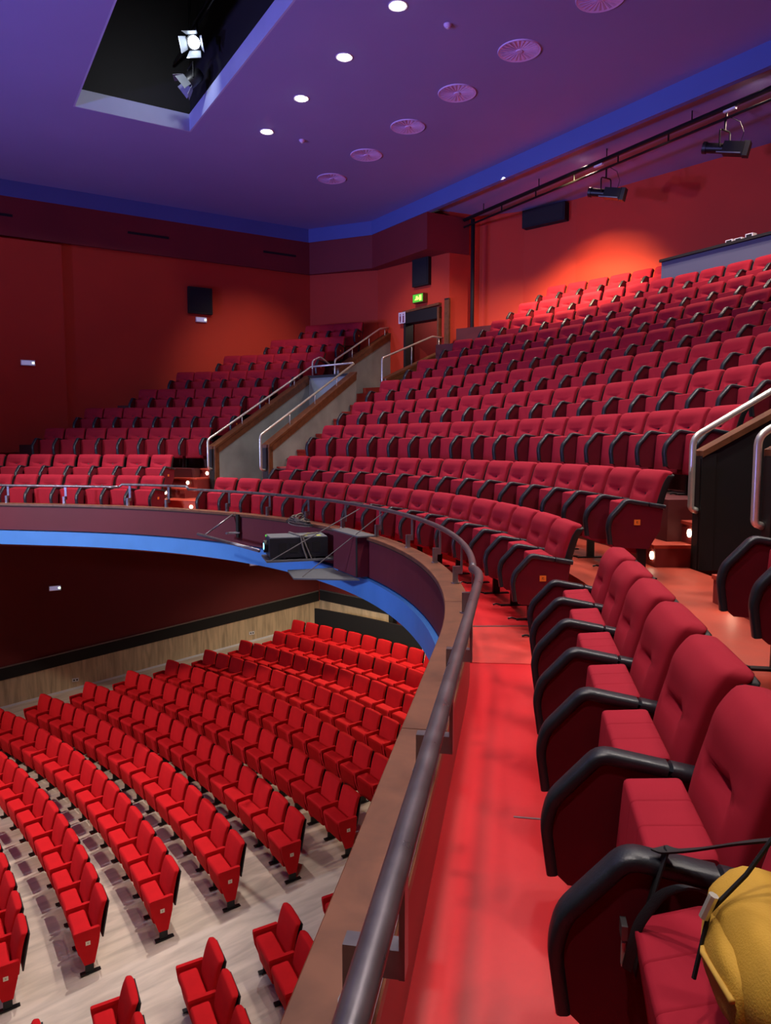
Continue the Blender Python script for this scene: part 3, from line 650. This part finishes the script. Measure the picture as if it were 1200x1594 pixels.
def sees(p, mx=70):
    v = Vector(p) - Vector(CAM); x = v.x * .5141 + v.y * .8577; y = v.x * -.8577 + v.y * .5141; z = v.z
    D = y * cos(_p) - z * sin(_p)
    if D < .3: return False
    u = 600 + 1148 * x / D; vv = 797 - 1148 * (y * sin(_p) + z * cos(_p)) / D
    return -mx < u < 1200 + mx and -mx < vv < 1594 + mx
def stall_seat(r, phi, label, group, both, tag):
    p = Vector((-(r - .11) * sin(phi), QY + (r - .11) * cos(phi), 0)); p.z = stall_z(p.y)
    if not sees(p + Vector((0, 0, .6))): return
    e = empty('stalls_chair', tuple(p), phi, label, 'chair', group)
    link('backrest', ST_back, e); link('back_shell', ST_shell, e); link('seat', ST_seat, e); link('hinge_bracket', ST_brk, e)
    for sx in ((-1, 1) if both else (-1,)):
        a = link('armrest', ST_arm, e, (sx * .2825, 0, 0)); link('side_panel', ST_panel, a); link('foot', ST_foot, e, (sx * .2825, 0, 0))
        if tag and sx == 1:
            t_ = link('row_tag', ST_tag, a, (.022, -.10, .40), label='white row number tag'); 
for k in range(1, 12):
    r = 32.55 - .91 * (k - 1); n = 17 if k == 1 else 16
    for i in range(n):
        stall_seat(r, (.27 + (i + .5) * .565) / r, 'scarlet stalls chair, %s row from the back, %s from the centre aisle' % (ORD[k], ORD[i + 1]), 'scarlet stalls seats beyond the centre aisle', i == 0, i == 0)
for k, n in ((7, 3), (8, 4), (9, 4), (10, 4), (11, 4)):
    r = 32.55 - .91 * (k - 1)
    for i in range(n):
        stall_seat(r, -(1.12 + (i + .5) * .565) / r, 'scarlet stalls chair nearer than the centre aisle, %s row from back, %s along' % (ORD[k], ORD[i + 1]), 'scarlet stalls seats on the near side of the aisle', i == n - 1, False)
for i in range(3):
    stall_seat(33.5, (4.95 - i * .565) / 33.5, 'scarlet stalls chair behind the last full row, %s from the black screen' % ORD[i + 1], 'scarlet seats behind the last full row', True, False)
# low black screen behind the last row
rings = []
for i in range(9):
    ph = (5.75 + 4.1 * i / 8) / 33.2; zz = stall_z(QY + 33.2 * cos(ph))
    rings.append([(-R_ * sin(ph), QY + R_ * cos(ph), zz + dz) for R_, dz in ((33.2, 0), (33.26, 0), (33.26, .99), (33.2, .99))])
MB().loft(rings).build('low_screen', M_blackmat, None, label='low black screen behind the last row of scarlet stalls seats', category='screen')

# ------------------------------------------------------------------ ceiling fittings
def downlight(i, x, y, lab, pw=1.0):
    e = empty('ceiling_downlight', (x, y, ZC), 0, lab, 'light', 'round white ceiling downlights in a row')
    MB().lathe([(.10, -.004), (.135, -.012), (.14, -.004), (.14, .0), (.10, .0)], 24).build('ring', M_white, e, 40)
    MB().lathe([(0, -.03), (.07, -.026), (.105, -.012), (.105, -.004), (0, -.004)], 20).build('lamp', M_lamp, e)
    l = add_light('SPOT', 'lamp_beam', (x, y, ZC - .03), (x, y - .35, 0), (1.0, 0.89, 0.80), DOWN_W * pw, 0.16, 104, 0.8); l.parent = e; l.matrix_parent_inverse = Matrix.Translation((x, y, ZC)).inverted()
DOWN_W = 520
names = ['farthest round white downlight in the ceiling row', 'second farthest round white downlight in the ceiling row', 'third farthest round white downlight in the ceiling row', 'nearest round white downlight, at the top edge']
for i, x in enumerate((-5.46, -3.80, -2.13, -.49)): downlight(i, x, 9.78, names[i], (.45, .75, .95, 1.05)[i])
for i, x in enumerate((1.17, 2.83, 4.49, 6.15, 7.81)): downlight(i + 4, x, 9.78, 'round white ceiling downlight above the frame, %s of that row' % ORD[i + 1], (1.1, 1.2, 1.35, 1.5, 1.5)[i])
def vent(x, y, label):
    e = empty('ceiling_vent', (x, y, ZC), 0, label, 'vent', 'round swirl vents in the ceiling')
    MB().lathe([(0, -.004), (.33, -.004), (.33, 0), (0, 0)], 32).build('plate', M_slotdark, e)
    MB().lathe([(.295, -.005), (.335, -.018), (.345, -.004), (.345, 0), (.295, 0)], 32).build('rim', M_lilac, e, 40)
    MB().lathe([(0, -.022), (.05, -.022), (.06, -.004), (0, -.004)], 16).build('hub', M_lilac, e, 40)
    for j in range(24):
        a = 2 * pi * j / 24; M_ = Matrix.Rotation(a, 4, 'Z')
        for (r0, r1, w0, w1) in ((.06, .30, .007, .038),):
            v = [M_ @ Vector(p) for p in ((r0, -w0 / 2, -.006), (r1, -w1 / 2, -.008), (r1, w1 / 2, -.016), (r0, w0 / 2, -.010))]
            m2 = MB().add([tuple(p) for p in v] + [tuple(p + Vector((0, 0, .003))) for p in v], [(3, 2, 1, 0), (4, 5, 6, 7), (0, 1, 5, 4), (1, 2, 6, 5), (2, 3, 7, 6), (3, 0, 4, 7)])
            m2.build('blade', M_lilac, e)
M_slotdark = mat('dark_vent_slot', (26, 18, 36), 0.8, var=0.1)
vn = ['second round swirl vent from the top edge, beside it a wide gap', 'third round swirl vent from the top edge', 'fourth round swirl vent from the top edge', 'fifth round swirl vent from the top edge', 'farthest and smallest round swirl vent in the ceiling']
vent(1.13, 12.13, 'round swirl vent cut by the top edge of the frame')
for x, l_ in zip((-.52, -2.18, -3.81, -5.48, -7.14), vn): vent(x, 12.08, l_)
for x, y, l_ in ((-.51, 10.67, 'small round smoke detector near the top edge lamp'), (-5.48, 10.56, 'small round smoke detector beside the farthest downlight')):
    e = empty('smoke_detector', (x, y, ZC), 0, l_, 'detector', 'ceiling smoke detectors')
    MB().lathe([(0, -.05), (.035, -.05), (.05, -.03), (.06, -.012), (.06, 0), (0, 0)], 16).build('body', M_lilac, e, 40)
    MB().lathe([(0, -.062), (.02, -.062), (.022, -.05), (0, -.05)], 12).build('sensor', M_white, e)

# lanterns and pipe in the slot
def bar(mb, a, b, r, n=10): return mb.tube([a, b], r, n)
e = empty('lighting_pipe', (0, 8.1, 8.85), 0, 'thin pipe running along the dark ceiling slot', 'pipe')
bar(MB(), (OX0 + .3, 0, 0), (OX1 - .3, 0, 0), .024).build('pipe', M_blackmetal, e)
bar(MB(), (OX0 + .3, .12, .35), (OX1 - .3, .12, .35), .024).build('upper_pipe', M_blackmetal, e)
for x in (-5, -2.5, 0, 2.5, 5): bar(MB(), (x, 0, 0), (x, .12, 1.7), .012).build('hanger', M_blackmetal, e)
def fresnel(loc, aim, label, lit):
    e = empty('theatre_lantern', loc, 0, label, 'lantern', 'lanterns in the ceiling slot')
    q = Vector(aim).normalized().to_track_quat('-Z', 'Y').to_matrix().to_4x4()
    def put(mb, name, m, par=e, sm=False):
        mb.v = [tuple(q @ Vector(p)) for p in mb.v]; return mb.build(name, m, par, sm)
    put(MB().lathe([(0, .24), (.08, .24), (.12, .18), (.13, 0), (.13, -.06), (.11, -.06), (.11, -.04), (0, -.04)], 20), 'body', M_blackmetal, e, 40)
    put(MB().lathe([(0, -.045), (.105, -.045), (.105, -.04), (0, -.04)], 20), 'lens', M_glow if lit else M_glass, e)
    for k, (dx, dy) in enumerate(((1, 0), (-1, 0), (0, 1), (0, -1))):
        t = Vector((-dy, dx, 0)); d = Vector((dx, dy, 0))
        put(MB().prism([d * .12 + t * .10 + Vector((0, 0, -.06)), d * .12 - t * .10 + Vector((0, 0, -.06)), d * .20 - t * .13 + Vector((0, 0, -.22)), d * .20 + t * .13 + Vector((0, 0, -.22))], d * .004), 'barn_door', M_barn, e)
    MB().tube([(-.16, 0, 0), (-.16, 0, .25), (.16, 0, .25), (.16, 0, 0)], .012, 8).build('yoke', M_blackmetal, e)
    return e
M_barn = mat('grey_barn_door', (120, 124, 132), 0.5, metal=0.5, var=0.1)
fresnel((-4.40, 8.02, 8.52), (0.72, -0.5, -0.65), 'lit theatre lantern with barn doors in the dark ceiling slot', True)
fresnel((-4.95, 8.10, 8.12), (-0.3, -0.75, -0.65), 'unlit theatre lantern with barn doors below the lit one', False)
add_light('SPOT', 'slot_lantern_beam', (-4.05, 7.6, 8.3), (-6.2, 7.6, 7.85), (0.85, 0.92, 1.0), 60, 0.06, 150, 0.8)
add_light('SPOT', 'slot_lantern_beam_stage', (-4.28, 7.9, 8.35), (-5.2, 3.0, -4.5), (1.0, 0.95, 0.9), 2600, 0.07, 70, 0.6)

# lighting bar over the rear seats with two profile lanterns, pole, speaker box
e = empty('lighting_bar', (0, 15.8, 7.2), 0, 'black double lighting bar under the recess ceiling', 'bar')
bar(MB(), (-6.9, 0, .10), (7.4, 0, .10), .045).build('upper_bar', M_blackmetal, e)
bar(MB(), (-6.9, 0, -.08), (7.4, 0, -.08), .024).build('lower_bar', M_blackmetal, e)
for i in range(12): x = -6.6 + i * 1.2; bar(MB(), (x, 0, -.08), (x, 0, .10), .016).build('strut', M_blackmetal, e)
for i in range(7): x = -6.1 + i * 2.0; bar(MB(), (x, 0, .1), (x, 0, .3), .012).build('hanger', M_blackmetal, e)
for x in (-2.28, .68): MB().box((x, -.03, .02), (.22, .06, .035)).build('clamp_plate', M_white, e)
def profile(loc, label, az):
    e = empty('profile_lantern', loc, 0, label, 'lantern', 'profile lanterns on the rear lighting bar')
    M_ = Matrix.Rotation(az, 4, 'Z') @ Matrix.Rotation(math.radians(14), 4, 'Y')
    def put(mb, n_, m, sm=False): mb.v = [tuple(M_ @ Vector(p)) for p in mb.v]; return mb.build(n_, m, e, sm)
    put(MB().box((.16, 0, 0), (.34, .20, .20)), 'housing', M_blackmetal)
    put(MB().box((.36, 0, .0), (.10, .17, .24)), 'rear_cap', M_blackpl)
    put(MB().tube([(-.02, 0, 0), (-.30, 0, 0)], .085, 16), 'barrel', M_blackmetal, 40)
    put(MB().tube([(-.30, 0, 0), (-.36, 0, 0)], .10, 16), 'lens_tube', M_blackpl, 40)
    put(MB().tube([(-.355, 0, 0), (-.363, 0, 0)], .085, 16), 'lens', M_glass)
    put(MB().box((.10, -.10, -.085), (.40, .012, .02)), 'scale_strip', M_barn)
    MB().tube(smooth_path([(0, -.14, 0), (0, -.14, .30), (0, .14, .30), (0, .14, 0)], .05), .014, 8).build('yoke', M_blackmetal, e)
    bar(MB(), (0, 0, .30), (0, 0, .52), .018).build('clamp', M_blackmetal, e)
    for k, (dx, dy, dz) in enumerate(((.2, .02, .46), )):
        MB().tube([(.3, 0, .0), (.36, 0, .15), (.28, 0, .35), (.1, 0, .48)], .006, 6).build('cable', M_strap, e)
profile((-2.10, 15.8, 6.62), 'black profile lantern over the rear rows, farther one', math.radians(25))
profile((.58, 15.8, 6.62), 'black profile lantern over the rear rows, nearer one', math.radians(25))
e = empty('wall_pole', (-6.72, 15.95, 3.2), 0, 'thin black pole standing against the recess corner', 'pole')
bar(MB(), (0, 0, 0), (0, 0, 4.1), .05, 12).build('pole', M_blackmat, e, True)
MB().box((0, 0, .02), (.16, .16, .04)).build('base_plate', M_blackmat, e)
MB().box((.0, .0, .30), (.13, .13, .5)).build('sleeve', M_brown, e)
def panel_on(a, b, t, z0, z1, wdt, th, off=0.0):
    """box standing on the wall from a to b at parameter t; returns centre, angle"""
    A = Vector((*a, 0)); B = Vector((*b, 0)); d = (B - A).normalized(); n = Vector((d.y, -d.x, 0)); p = A + (B - A) * t + n * (th / 2 + off); p.z = (z0 + z1) / 2
    return p, atan2(d.y, d.x)
p, a = panel_on(KC, KD, .45, 7.0, 7.46, 1.2, .22)
e = empty('wall_box', tuple(p), a, 'dark box hung high on the recess wall under the ceiling', 'box'); MB().box((0, 0, 0), (1.2, .22, .44)).build('case', M_screen, e); MB().box((0, -.115, 0), (1.12, .012, .36)).build('front_grille', M_blackmat, e)
p, a = panel_on(K1, K2, .655, 5.76, 6.5, .6, .12)
e = empty('wall_speaker', tuple(p), a, 'flat black speaker above the far doorway', 'speaker'); MB().box((0, 0, 0), (.60, .12, .76)).build('frame', M_blackmat, e); MB().box((0, -.064, 0), (.50, .01, .66)).build('grille', M_screen, e)
e = empty('wall_speaker', (WX + .06, 10.12, 5.40), pi / 2, 'flat black speaker high on the far side wall', 'speaker'); MB().box((0, 0, 0), (.66, .12, .70)).build('frame', M_blackmat, e); MB().box((0, -.064, 0), (.56, .01, .60)).build('grille', M_screen, e)
def emergency(x, y, z, wdt, label):
    e = empty('emergency_light', (x, y, z), pi / 2, label, 'light', 'small white emergency lights on the far side wall')
    MB().box((0, -.03, 0), (wdt, .06, .135)).build('case', M_white, e)
    MB().box((0.0, -.063, 0), (wdt * .9, .008, .10)).build('diffuser', M_diff, e)
    MB().box((wdt * .36, -.069, 0), (.05, .006, .045)).build('indicator', M_emlamp, e)
M_diff = mat('translucent_diffuser', (205, 205, 235), 0.4, var=0.04, emit=(190, 190, 240), estr=0.25)
emergency(WX, 10.15, 4.90, .30, 'small white emergency light under the high black speaker')
emergency(WX + .13, 5.79, 3.48, .32, 'small white emergency light at the left edge above the seats')
emergency(WX, 6.20, -2.15, .28, 'small white emergency light on the dark stalls wall, left one')
emergency(WX, 11.56, -1.96, .28, 'small white emergency light on the stalls wall close under the blue band')
for y, z, l_ in ((11.45, -4.02, 'white wall socket on the pale dado beside the rear stalls rows'), (6.6, -4.62, 'white wall socket on the pale dado at the left')):
    e = empty('wall_socket', (WX + .03, y, z), pi / 2, l_, 'socket'); MB().box((0, -.012, 0), (.16, .02, .09)).build('plate', M_white, e)
    for dx in (-.035, .035): MB().box((dx, -.024, 0), (.035, .004, .04)).build('outlet', M_blackpl, e)
e = empty('wall_speaker', (WX + .1, 4.55, -1.75), pi / 2, 'black box on the stalls wall at the left edge', 'speaker'); MB().box((0, 0, 0), (.45, .2, .55)).build('case', M_blackmat, e); MB().box((0, -.104, 0), (.38, .008, .48)).build('grille', M_screen, e)
e = empty('wall_speaker', (WX + .1, 10.1, -1.35), pi / 2, 'black box on the stalls wall partly behind the blue band', 'speaker'); MB().box((0, 0, 0), (.7, .2, .4)).build('case', M_blackmat, e); MB().box((0, -.104, 0), (.6, .008, .33)).build('grille', M_screen, e)

# ------------------------------------------------------------------ doorway fittings
dd = (Vector((*K2, 0)) - Vector((*K1, 0))).normalized(); dn = Vector((dd.y, -dd.x, 0)); da = atan2(dd.y, dd.x)
e = empty('door_1', (DL[0], DL[1], 3.0), da, 'brown framed far doorway', None, None, 'structure')
wd = (Vector(DR) - Vector(DL)).length
MB().box((.04, .05, 1.05), (.08, .3, 2.1)).build('jamb', M_dark, e); MB().box((wd - .03, .05, .9), (.06, .34, 2.4)).build('jamb', M_brown, e)
MB().box((wd / 2, .05, 1.97), (wd, .3, .30)).build('header', M_dark, e)
MB().prism([(-.03, -.12, 2.10), (wd, -.12, 2.16), (wd, -.12, 2.22), (-.03, -.12, 2.16)], (0, .3, 0)).build('top_trim', M_brown, e)
p = Vector((*DL, 0)) + dd * .62 + dn * .10; p.z = 5.42
e = empty('exit_sign', tuple(p), da, 'small glowing green exit sign box over the far doorway', 'sign')
MB().box((0, 0, 0), (.40, .16, .24)).build('case', M_brown, e); MB().box((0, -.083, 0), (.36, .008, .2)).build('face', M_exit, e)
mb = MB(); mb.box((-.03, -.09, .03), (.07, .006, .05)); mb.prism([(-.12, -.09, -.05), (.02, -.09, -.05), (.06, -.09, .0), (.02, -.09, .02), (-.08, -.09, -.01)], (0, .003, 0)); mb.box((.1, -.09, 0), (.08, .006, .14))
mb.build('running_figure', M_exitfig, e) if False else mb.build('running_figure', mat('pale_exit_pictogram', (230, 230, 120), .5, var=0, emit=(235, 235, 110), estr=.9), e)
p = Vector((*DL, 0)) + dd * -.02 + dn * .14; p.z = 4.98
e = empty('pictogram_sign', tuple(p), da, 'small white toilet pictogram sign beside the doorway header', 'sign')
MB().box((0, 0, 0), (.26, .015, .30)).build('plate', mat('lilac_white_sign', (214, 204, 224), .5, var=.03), e)
for dx in (-.06, .06):
    mb = MB().box((dx, -.01, -.02), (.05, .006, .14)); mb.box((dx, -.01, .085), (.035, .006, .035)); mb.box((dx, -.01, -.11), (.03 if dx < 0 else .06, .006, .04)); mb.build('figure', mat('maroon_print', (110, 40, 70), .6, var=.05), e)
p = Vector((*K2, 0)) + dd * -.02 + dn * .05; p.z = 4.5
e = empty('corner_board', (p.x, p.y, 3.2), da, 'upright brown board on the wall corner beside the doorway', 'board'); MB().box((0, 0, 1.05), (.16, .06, 2.1)).build('board', M_brown, e); MB().box((0, -.035, 2.08), (.14, .01, .03)).build('edge', M_dark, e)
# hanging green sign in the vomitory
p = q_(FR, 3.6, 2.05, -.45)
e = empty('exit_sign', tuple(p), PHV, 'green exit sign hanging inside the far vomitory', 'sign'); MB().box((0, 0, 0), (.34, .05, .2)).build('case', M_blackpl, e); MB().box((0, -.028, 0), (.30, .006, .16)).build('face', mat('dim_green_sign', (10, 96, 84), .5, var=.05, emit=(10, 110, 90), estr=.25), e); bar(MB(), (.12, 0, .1), (.12, 0, .3), .012).build('hanger', M_blackmetal, e)

# ------------------------------------------------------------------ control booth partition
e = empty('booth_partition', (.7, 16.98, 4.0), 0, 'slate grey control booth partition behind the back rows', 'partition')
MB().box((0, 0, .63), (4.5, .16, 1.26)).build('panel', M_grey, e); MB().box((0, -.01, 1.29), (4.54, .26, .05)).build('shelf', M_blackmat, e); MB().box((-2.22, .6, .63), (.12, 1.1, 1.26)).build('return_panel', M_grey, e)
for x, h_, l_ in ((-.05, .07, 'left'), (.14, .06, 'middle'), (.36, .09, 'right')):
    e = empty('desk_unit', (x, 17.0, 5.315), 0, 'small pale device on the booth shelf, %s of three' % l_, 'device', 'devices on the booth shelf'); MB().box((0, 0, h_ / 2), (.15, .12, h_)).build('case', M_white, e); MB().box((0, -.062, h_ / 2), (.11, .006, h_ * .6)).build('display', M_blackpl, e)

# ------------------------------------------------------------------ projector hung on the balcony front
def lf(s): ph = min(max(s / R0, P0), P1); return cv(s, 0, 0), ph
o0, ph = lf(.35)
PRZ = ph - .30
root = empty('projector', tuple(cv(.20, -.42, -.02)), PRZ, 'black video projector with lit lens strapped on a tray outside the balcony', 'projector')
MB().box((0, .0, .15), (.46, .78, .26)).build('body', mat('dark_projector_case', (34, 36, 40), .45, var=.1), root)
MB().box((0, 0, .286), (.45, .76, .012)).build('top_cover', mat('grey_projector_top', (118, 124, 128), .5, var=.08), root)
for x, y in ((.1, .1), (.13, .28), (-.1, .2)): MB().box((x, y, .294), (.10, .06, .004)).build('sticker', mat('yellow_sticker', (190, 200, 90), .5, var=.05), root)
MB().tube([(-.02, -.39, .15), (-.02, -.44, .15)], .085, 16).build('lens_barrel', M_blackpl, root, 40)
MB().tube([(-.02, -.435, .15), (-.02, -.442, .15)], .045, 16).build('lens', M_lens, root)
MB().box((-.18, -.385, .272), (.08, .02, .02)).build('status_light', M_exit, root)
for x, y in ((-.2, -.2), (.2, -.2), (-.2, .2), (.2, .2)): MB().box((x, y, .012), (.05, .05, .024)).build('foot', M_blackpl, root)
for zz in range(4): MB().box((.232, -.22 + zz * .15, .15), (.008, .10, .13)).build('side_vent', M_blackmat, root)
# tray with its suspension cords
tr = empty('projector_tray', tuple(cv(.20, -.40, -.05)), PRZ, 'thin grey tray carrying the projector', 'tray')
MB().box((0, .02, .012), (.60, .96, .024)).build('board', mat('grey_tray_board', (96, 96, 98), .6, var=.1), tr)
o = cv(.20, -.40, -.05)
mi = Matrix.Rotation(-PRZ, 4, 'Z')
def loc_(p): return mi @ (Vector(p) - o)
for a, b in ((cv(.05, -.86, -.03), cv(-.55, .17, .66)),):
    MB().tube([loc_(a), loc_(b)], .007, 6).build('cord', M_rope, tr)
# strap and cable bundle
e = empty('cable_bundle', tuple(cv(.55, -.2, .37)), 0, 'tangle of grey cables coiled on the rail cap above the projector', 'cable')
random.seed(3)
for j in range(7):
    pts = [Vector((.16 * cos(t * 1.1 + j) * (1 + .3 * sin(j * 2.1)), .12 * sin(t * 1.3 + j * 1.7), .02 + .03 * j / 2 + .04 * sin(t * .9 + j))) for t in [i * .45 for i in range(16)]]
    MB().tube(pts, .008, 6).build('cable', M_strap if j % 2 else M_rope, e, True)
e = empty('ratchet_strap', tuple(cv(.20, -.42, -.02)), PRZ, 'grey strap tied round the projector', 'strap')
MB().tube([(.245, .10, -.0), (.246, .05, .15), (.243, .02, .305), (0, -.02, .308), (-.243, -.06, .305), (-.246, -.06, .15), (-.245, -.05, -.0)], .012, 6).build('strap', M_rope, e)
MB().tube([(.246, .16, -.0), (.247, .10, .15), (.244, .04, .308), (.1, .12, .309), (-.05, .3, .309)], .010, 6).build('tail', M_rope, e)
# triangular pipe bracket left of the projector
P_ = [cv(2.95, -.55, .06), cv(1.0, -.62, -.02)]
e = empty('pipe_bracket', tuple(cv(2.85, .0, .37)), 0, 'pale pipe on a slanted arm fixed to the balcony front left of the projector', 'bracket'); o = e.location.copy()
MB().tube([P_[0] - o, P_[1] - o], .024, 10).build('pipe', M_rail, e, True)
MB().tube([cv(2.75, .06, .375) - o, cv(2.78, -.53, .055) - o], .014, 8).build('arm', M_rail, e, True)
MB().prism([cv(2.62, -.005, .36) - o, cv(2.56, -.005, .36) - o, cv(2.56, -.005, -.02) - o, cv(2.62, -.005, -.02) - o], cv(2.6, -.035, 0) - cv(2.6, -.005, 0)).build('back_plate', M_blackmat, e)
MB().tube([cv(2.55, -.01, .06) - o, cv(2.72, -.12, .05) - o, cv(2.66, -.2, .06) - o], .018, 8).build('clamp', M_steel, e)
# boxed section of the front and the lowered grey flap
e = empty('front_box', tuple(cv(-.75, -.02, -.10)), 0, 'maroon box projecting from the balcony front beside the projector', 'box'); o = e.location.copy()
bx = lambda mb, s0, s1, r0, r1, z0, z1: mb.prism([cv(s0, r0, z0) - o, cv(s1, r0, z0) - o, cv(s1, r1, z0) - o, cv(s0, r1, z0) - o], (0, 0, z1 - z0))
bx(MB(), -1.15, -.35, -.12, .025, -.13, .37).build('case', M_fascia, e); bx(MB(), -1.22, -.32, -.14, .10, .372, .388).build('lid', mat('grey_flap_board', (92, 94, 98), .6, var=.1), e)
bx(MB(), -1.155, -1.10, -.125, -.12, -.13, .36).build('edge', M_blackmat, e)
e = empty('hanging_flap', tuple(cv(-.55, -.45, -.17)), 0, 'grey board hung by cords below the maroon box', 'board'); o = e.location.copy()
MB().prism([cv(-1.25, -.13, -.155) - o, cv(-.30, -.13, -.155) - o, cv(.05, -.62, -.19) - o, cv(-.62, -.78, -.19) - o], (0, 0, .018)).build('board', MATS['grey_flap_board'], e)
for a, b in ((cv(-.6, -.66, -.17), cv(-1.25, .17, .66)),): MB().tube([a - o, b - o], .006, 6).build('cord', M_rope, e)

# ------------------------------------------------------------------ mustard bag on the nearest seat
o = cv(-8.98, .86, .62); e = empty('shoulder_bag', tuple(o), P0, 'mustard canvas bag with black straps on the nearest burgundy chair', 'bag')
def lump(a, ax, ay, az, c, seedv, e1=2.6, n=28, m=20):
    random.seed(seedv); ph = [random.uniform(0, 6.28) for _ in range(6)]; rings = []
    for j in range(1, m):
        la = -pi / 2 + pi * j / m; cl = abs(cos(la)) ** (2 / e1); sl = abs(sin(la)) ** (2 / e1) * (1 if la > 0 else -1); ring = []
        for k in range(n):
            t = 2 * pi * k / n; x = abs(cos(t)) ** (2 / e1) * (1 if cos(t) > 0 else -1); y = abs(sin(t)) ** (2 / e1) * (1 if sin(t) > 0 else -1)
            f_ = 1 + .035 * sin(3 * t + ph[0] + 2 * la) + .03 * sin(5 * t + ph[1] - 4 * la) + .02 * sin(7 * la + ph[2] + 2 * t)
            ring.append((c[0] + ax * x * cl * f_, c[1] + ay * y * cl * f_, c[2] + az * sl * (1 + .03 * sin(2 * t + ph[3]))))
        rings.append(ring)
    return a.loft(rings)
lump(MB(), .175, .095, .095, (.14, -.01, .10), 4).build('body', M_yellow, e, True)
lump(MB(), .13, .07, .10, (.13, .065, .22), 9).build('top_flap', M_yellow, e, True)
lump(MB(), .10, .03, .055, (.14, -.088, .09), 12).build('front_pocket', M_yellow, e, True)
MB().tube([(-.03, -.04, .075), (.03, -.098, .085), (.12, -.122, .095), (.24, -.112, .11)], .005, 6).build('piping', mat('pale_mustard_piping', (206, 164, 70), .8, var=.1), e, True)
def ribbon_strap(pts, wv, th=.004):
    P = smooth_path(pts, .03, 4); W = Vector(wv); return MB().loft([[p - W, p + W, p + W + Vector((0, -.002, th)), p - W + Vector((0, -.002, th))] for p in P])
ribbon_strap([(.06, .02, .25), (-.02, .03, .215), (-.12, -.0, .15), (-.20, -.06, .085), (-.245, -.10, .052), (-.268, -.115, .046)], (.011, -.018, .0)).build('shoulder_strap', M_strap, e, 60)
ribbon_strap([(-.245, -.105, .055), (-.228, -.125, .0), (-.222, -.15, -.10), (-.215, -.165, -.20)], (.018, 0, .002), .005).build('strap_tail', M_strap, e, 60)
ribbon_strap([(-.02, -.03, .085), (-.075, -.10, .085), (-.125, -.135, .035), (-.165, -.17, -.06), (-.185, -.185, -.17)], (.014, .006, .006), .005).build('side_strap', M_strap, e, 60)
MB().box((-.212, -.19, -.10), (.035, .012, .03)).build('buckle', M_steel, e)
MB().box((-.208, -.19, -.15), (.012, .008, .05)).build('zip_pull', M_chrome, e)
MB().tube([(.10, -.0, .32), (.105, -.06, .22), (.10, -.11, .15), (.105, -.13, .04)], .004, 6).build('draw_cord', M_strap, e)
MB().tube([(.103, -.105, .18), (.10, -.118, .14)], .008, 8).build('cord_toggle', M_chrome, e)
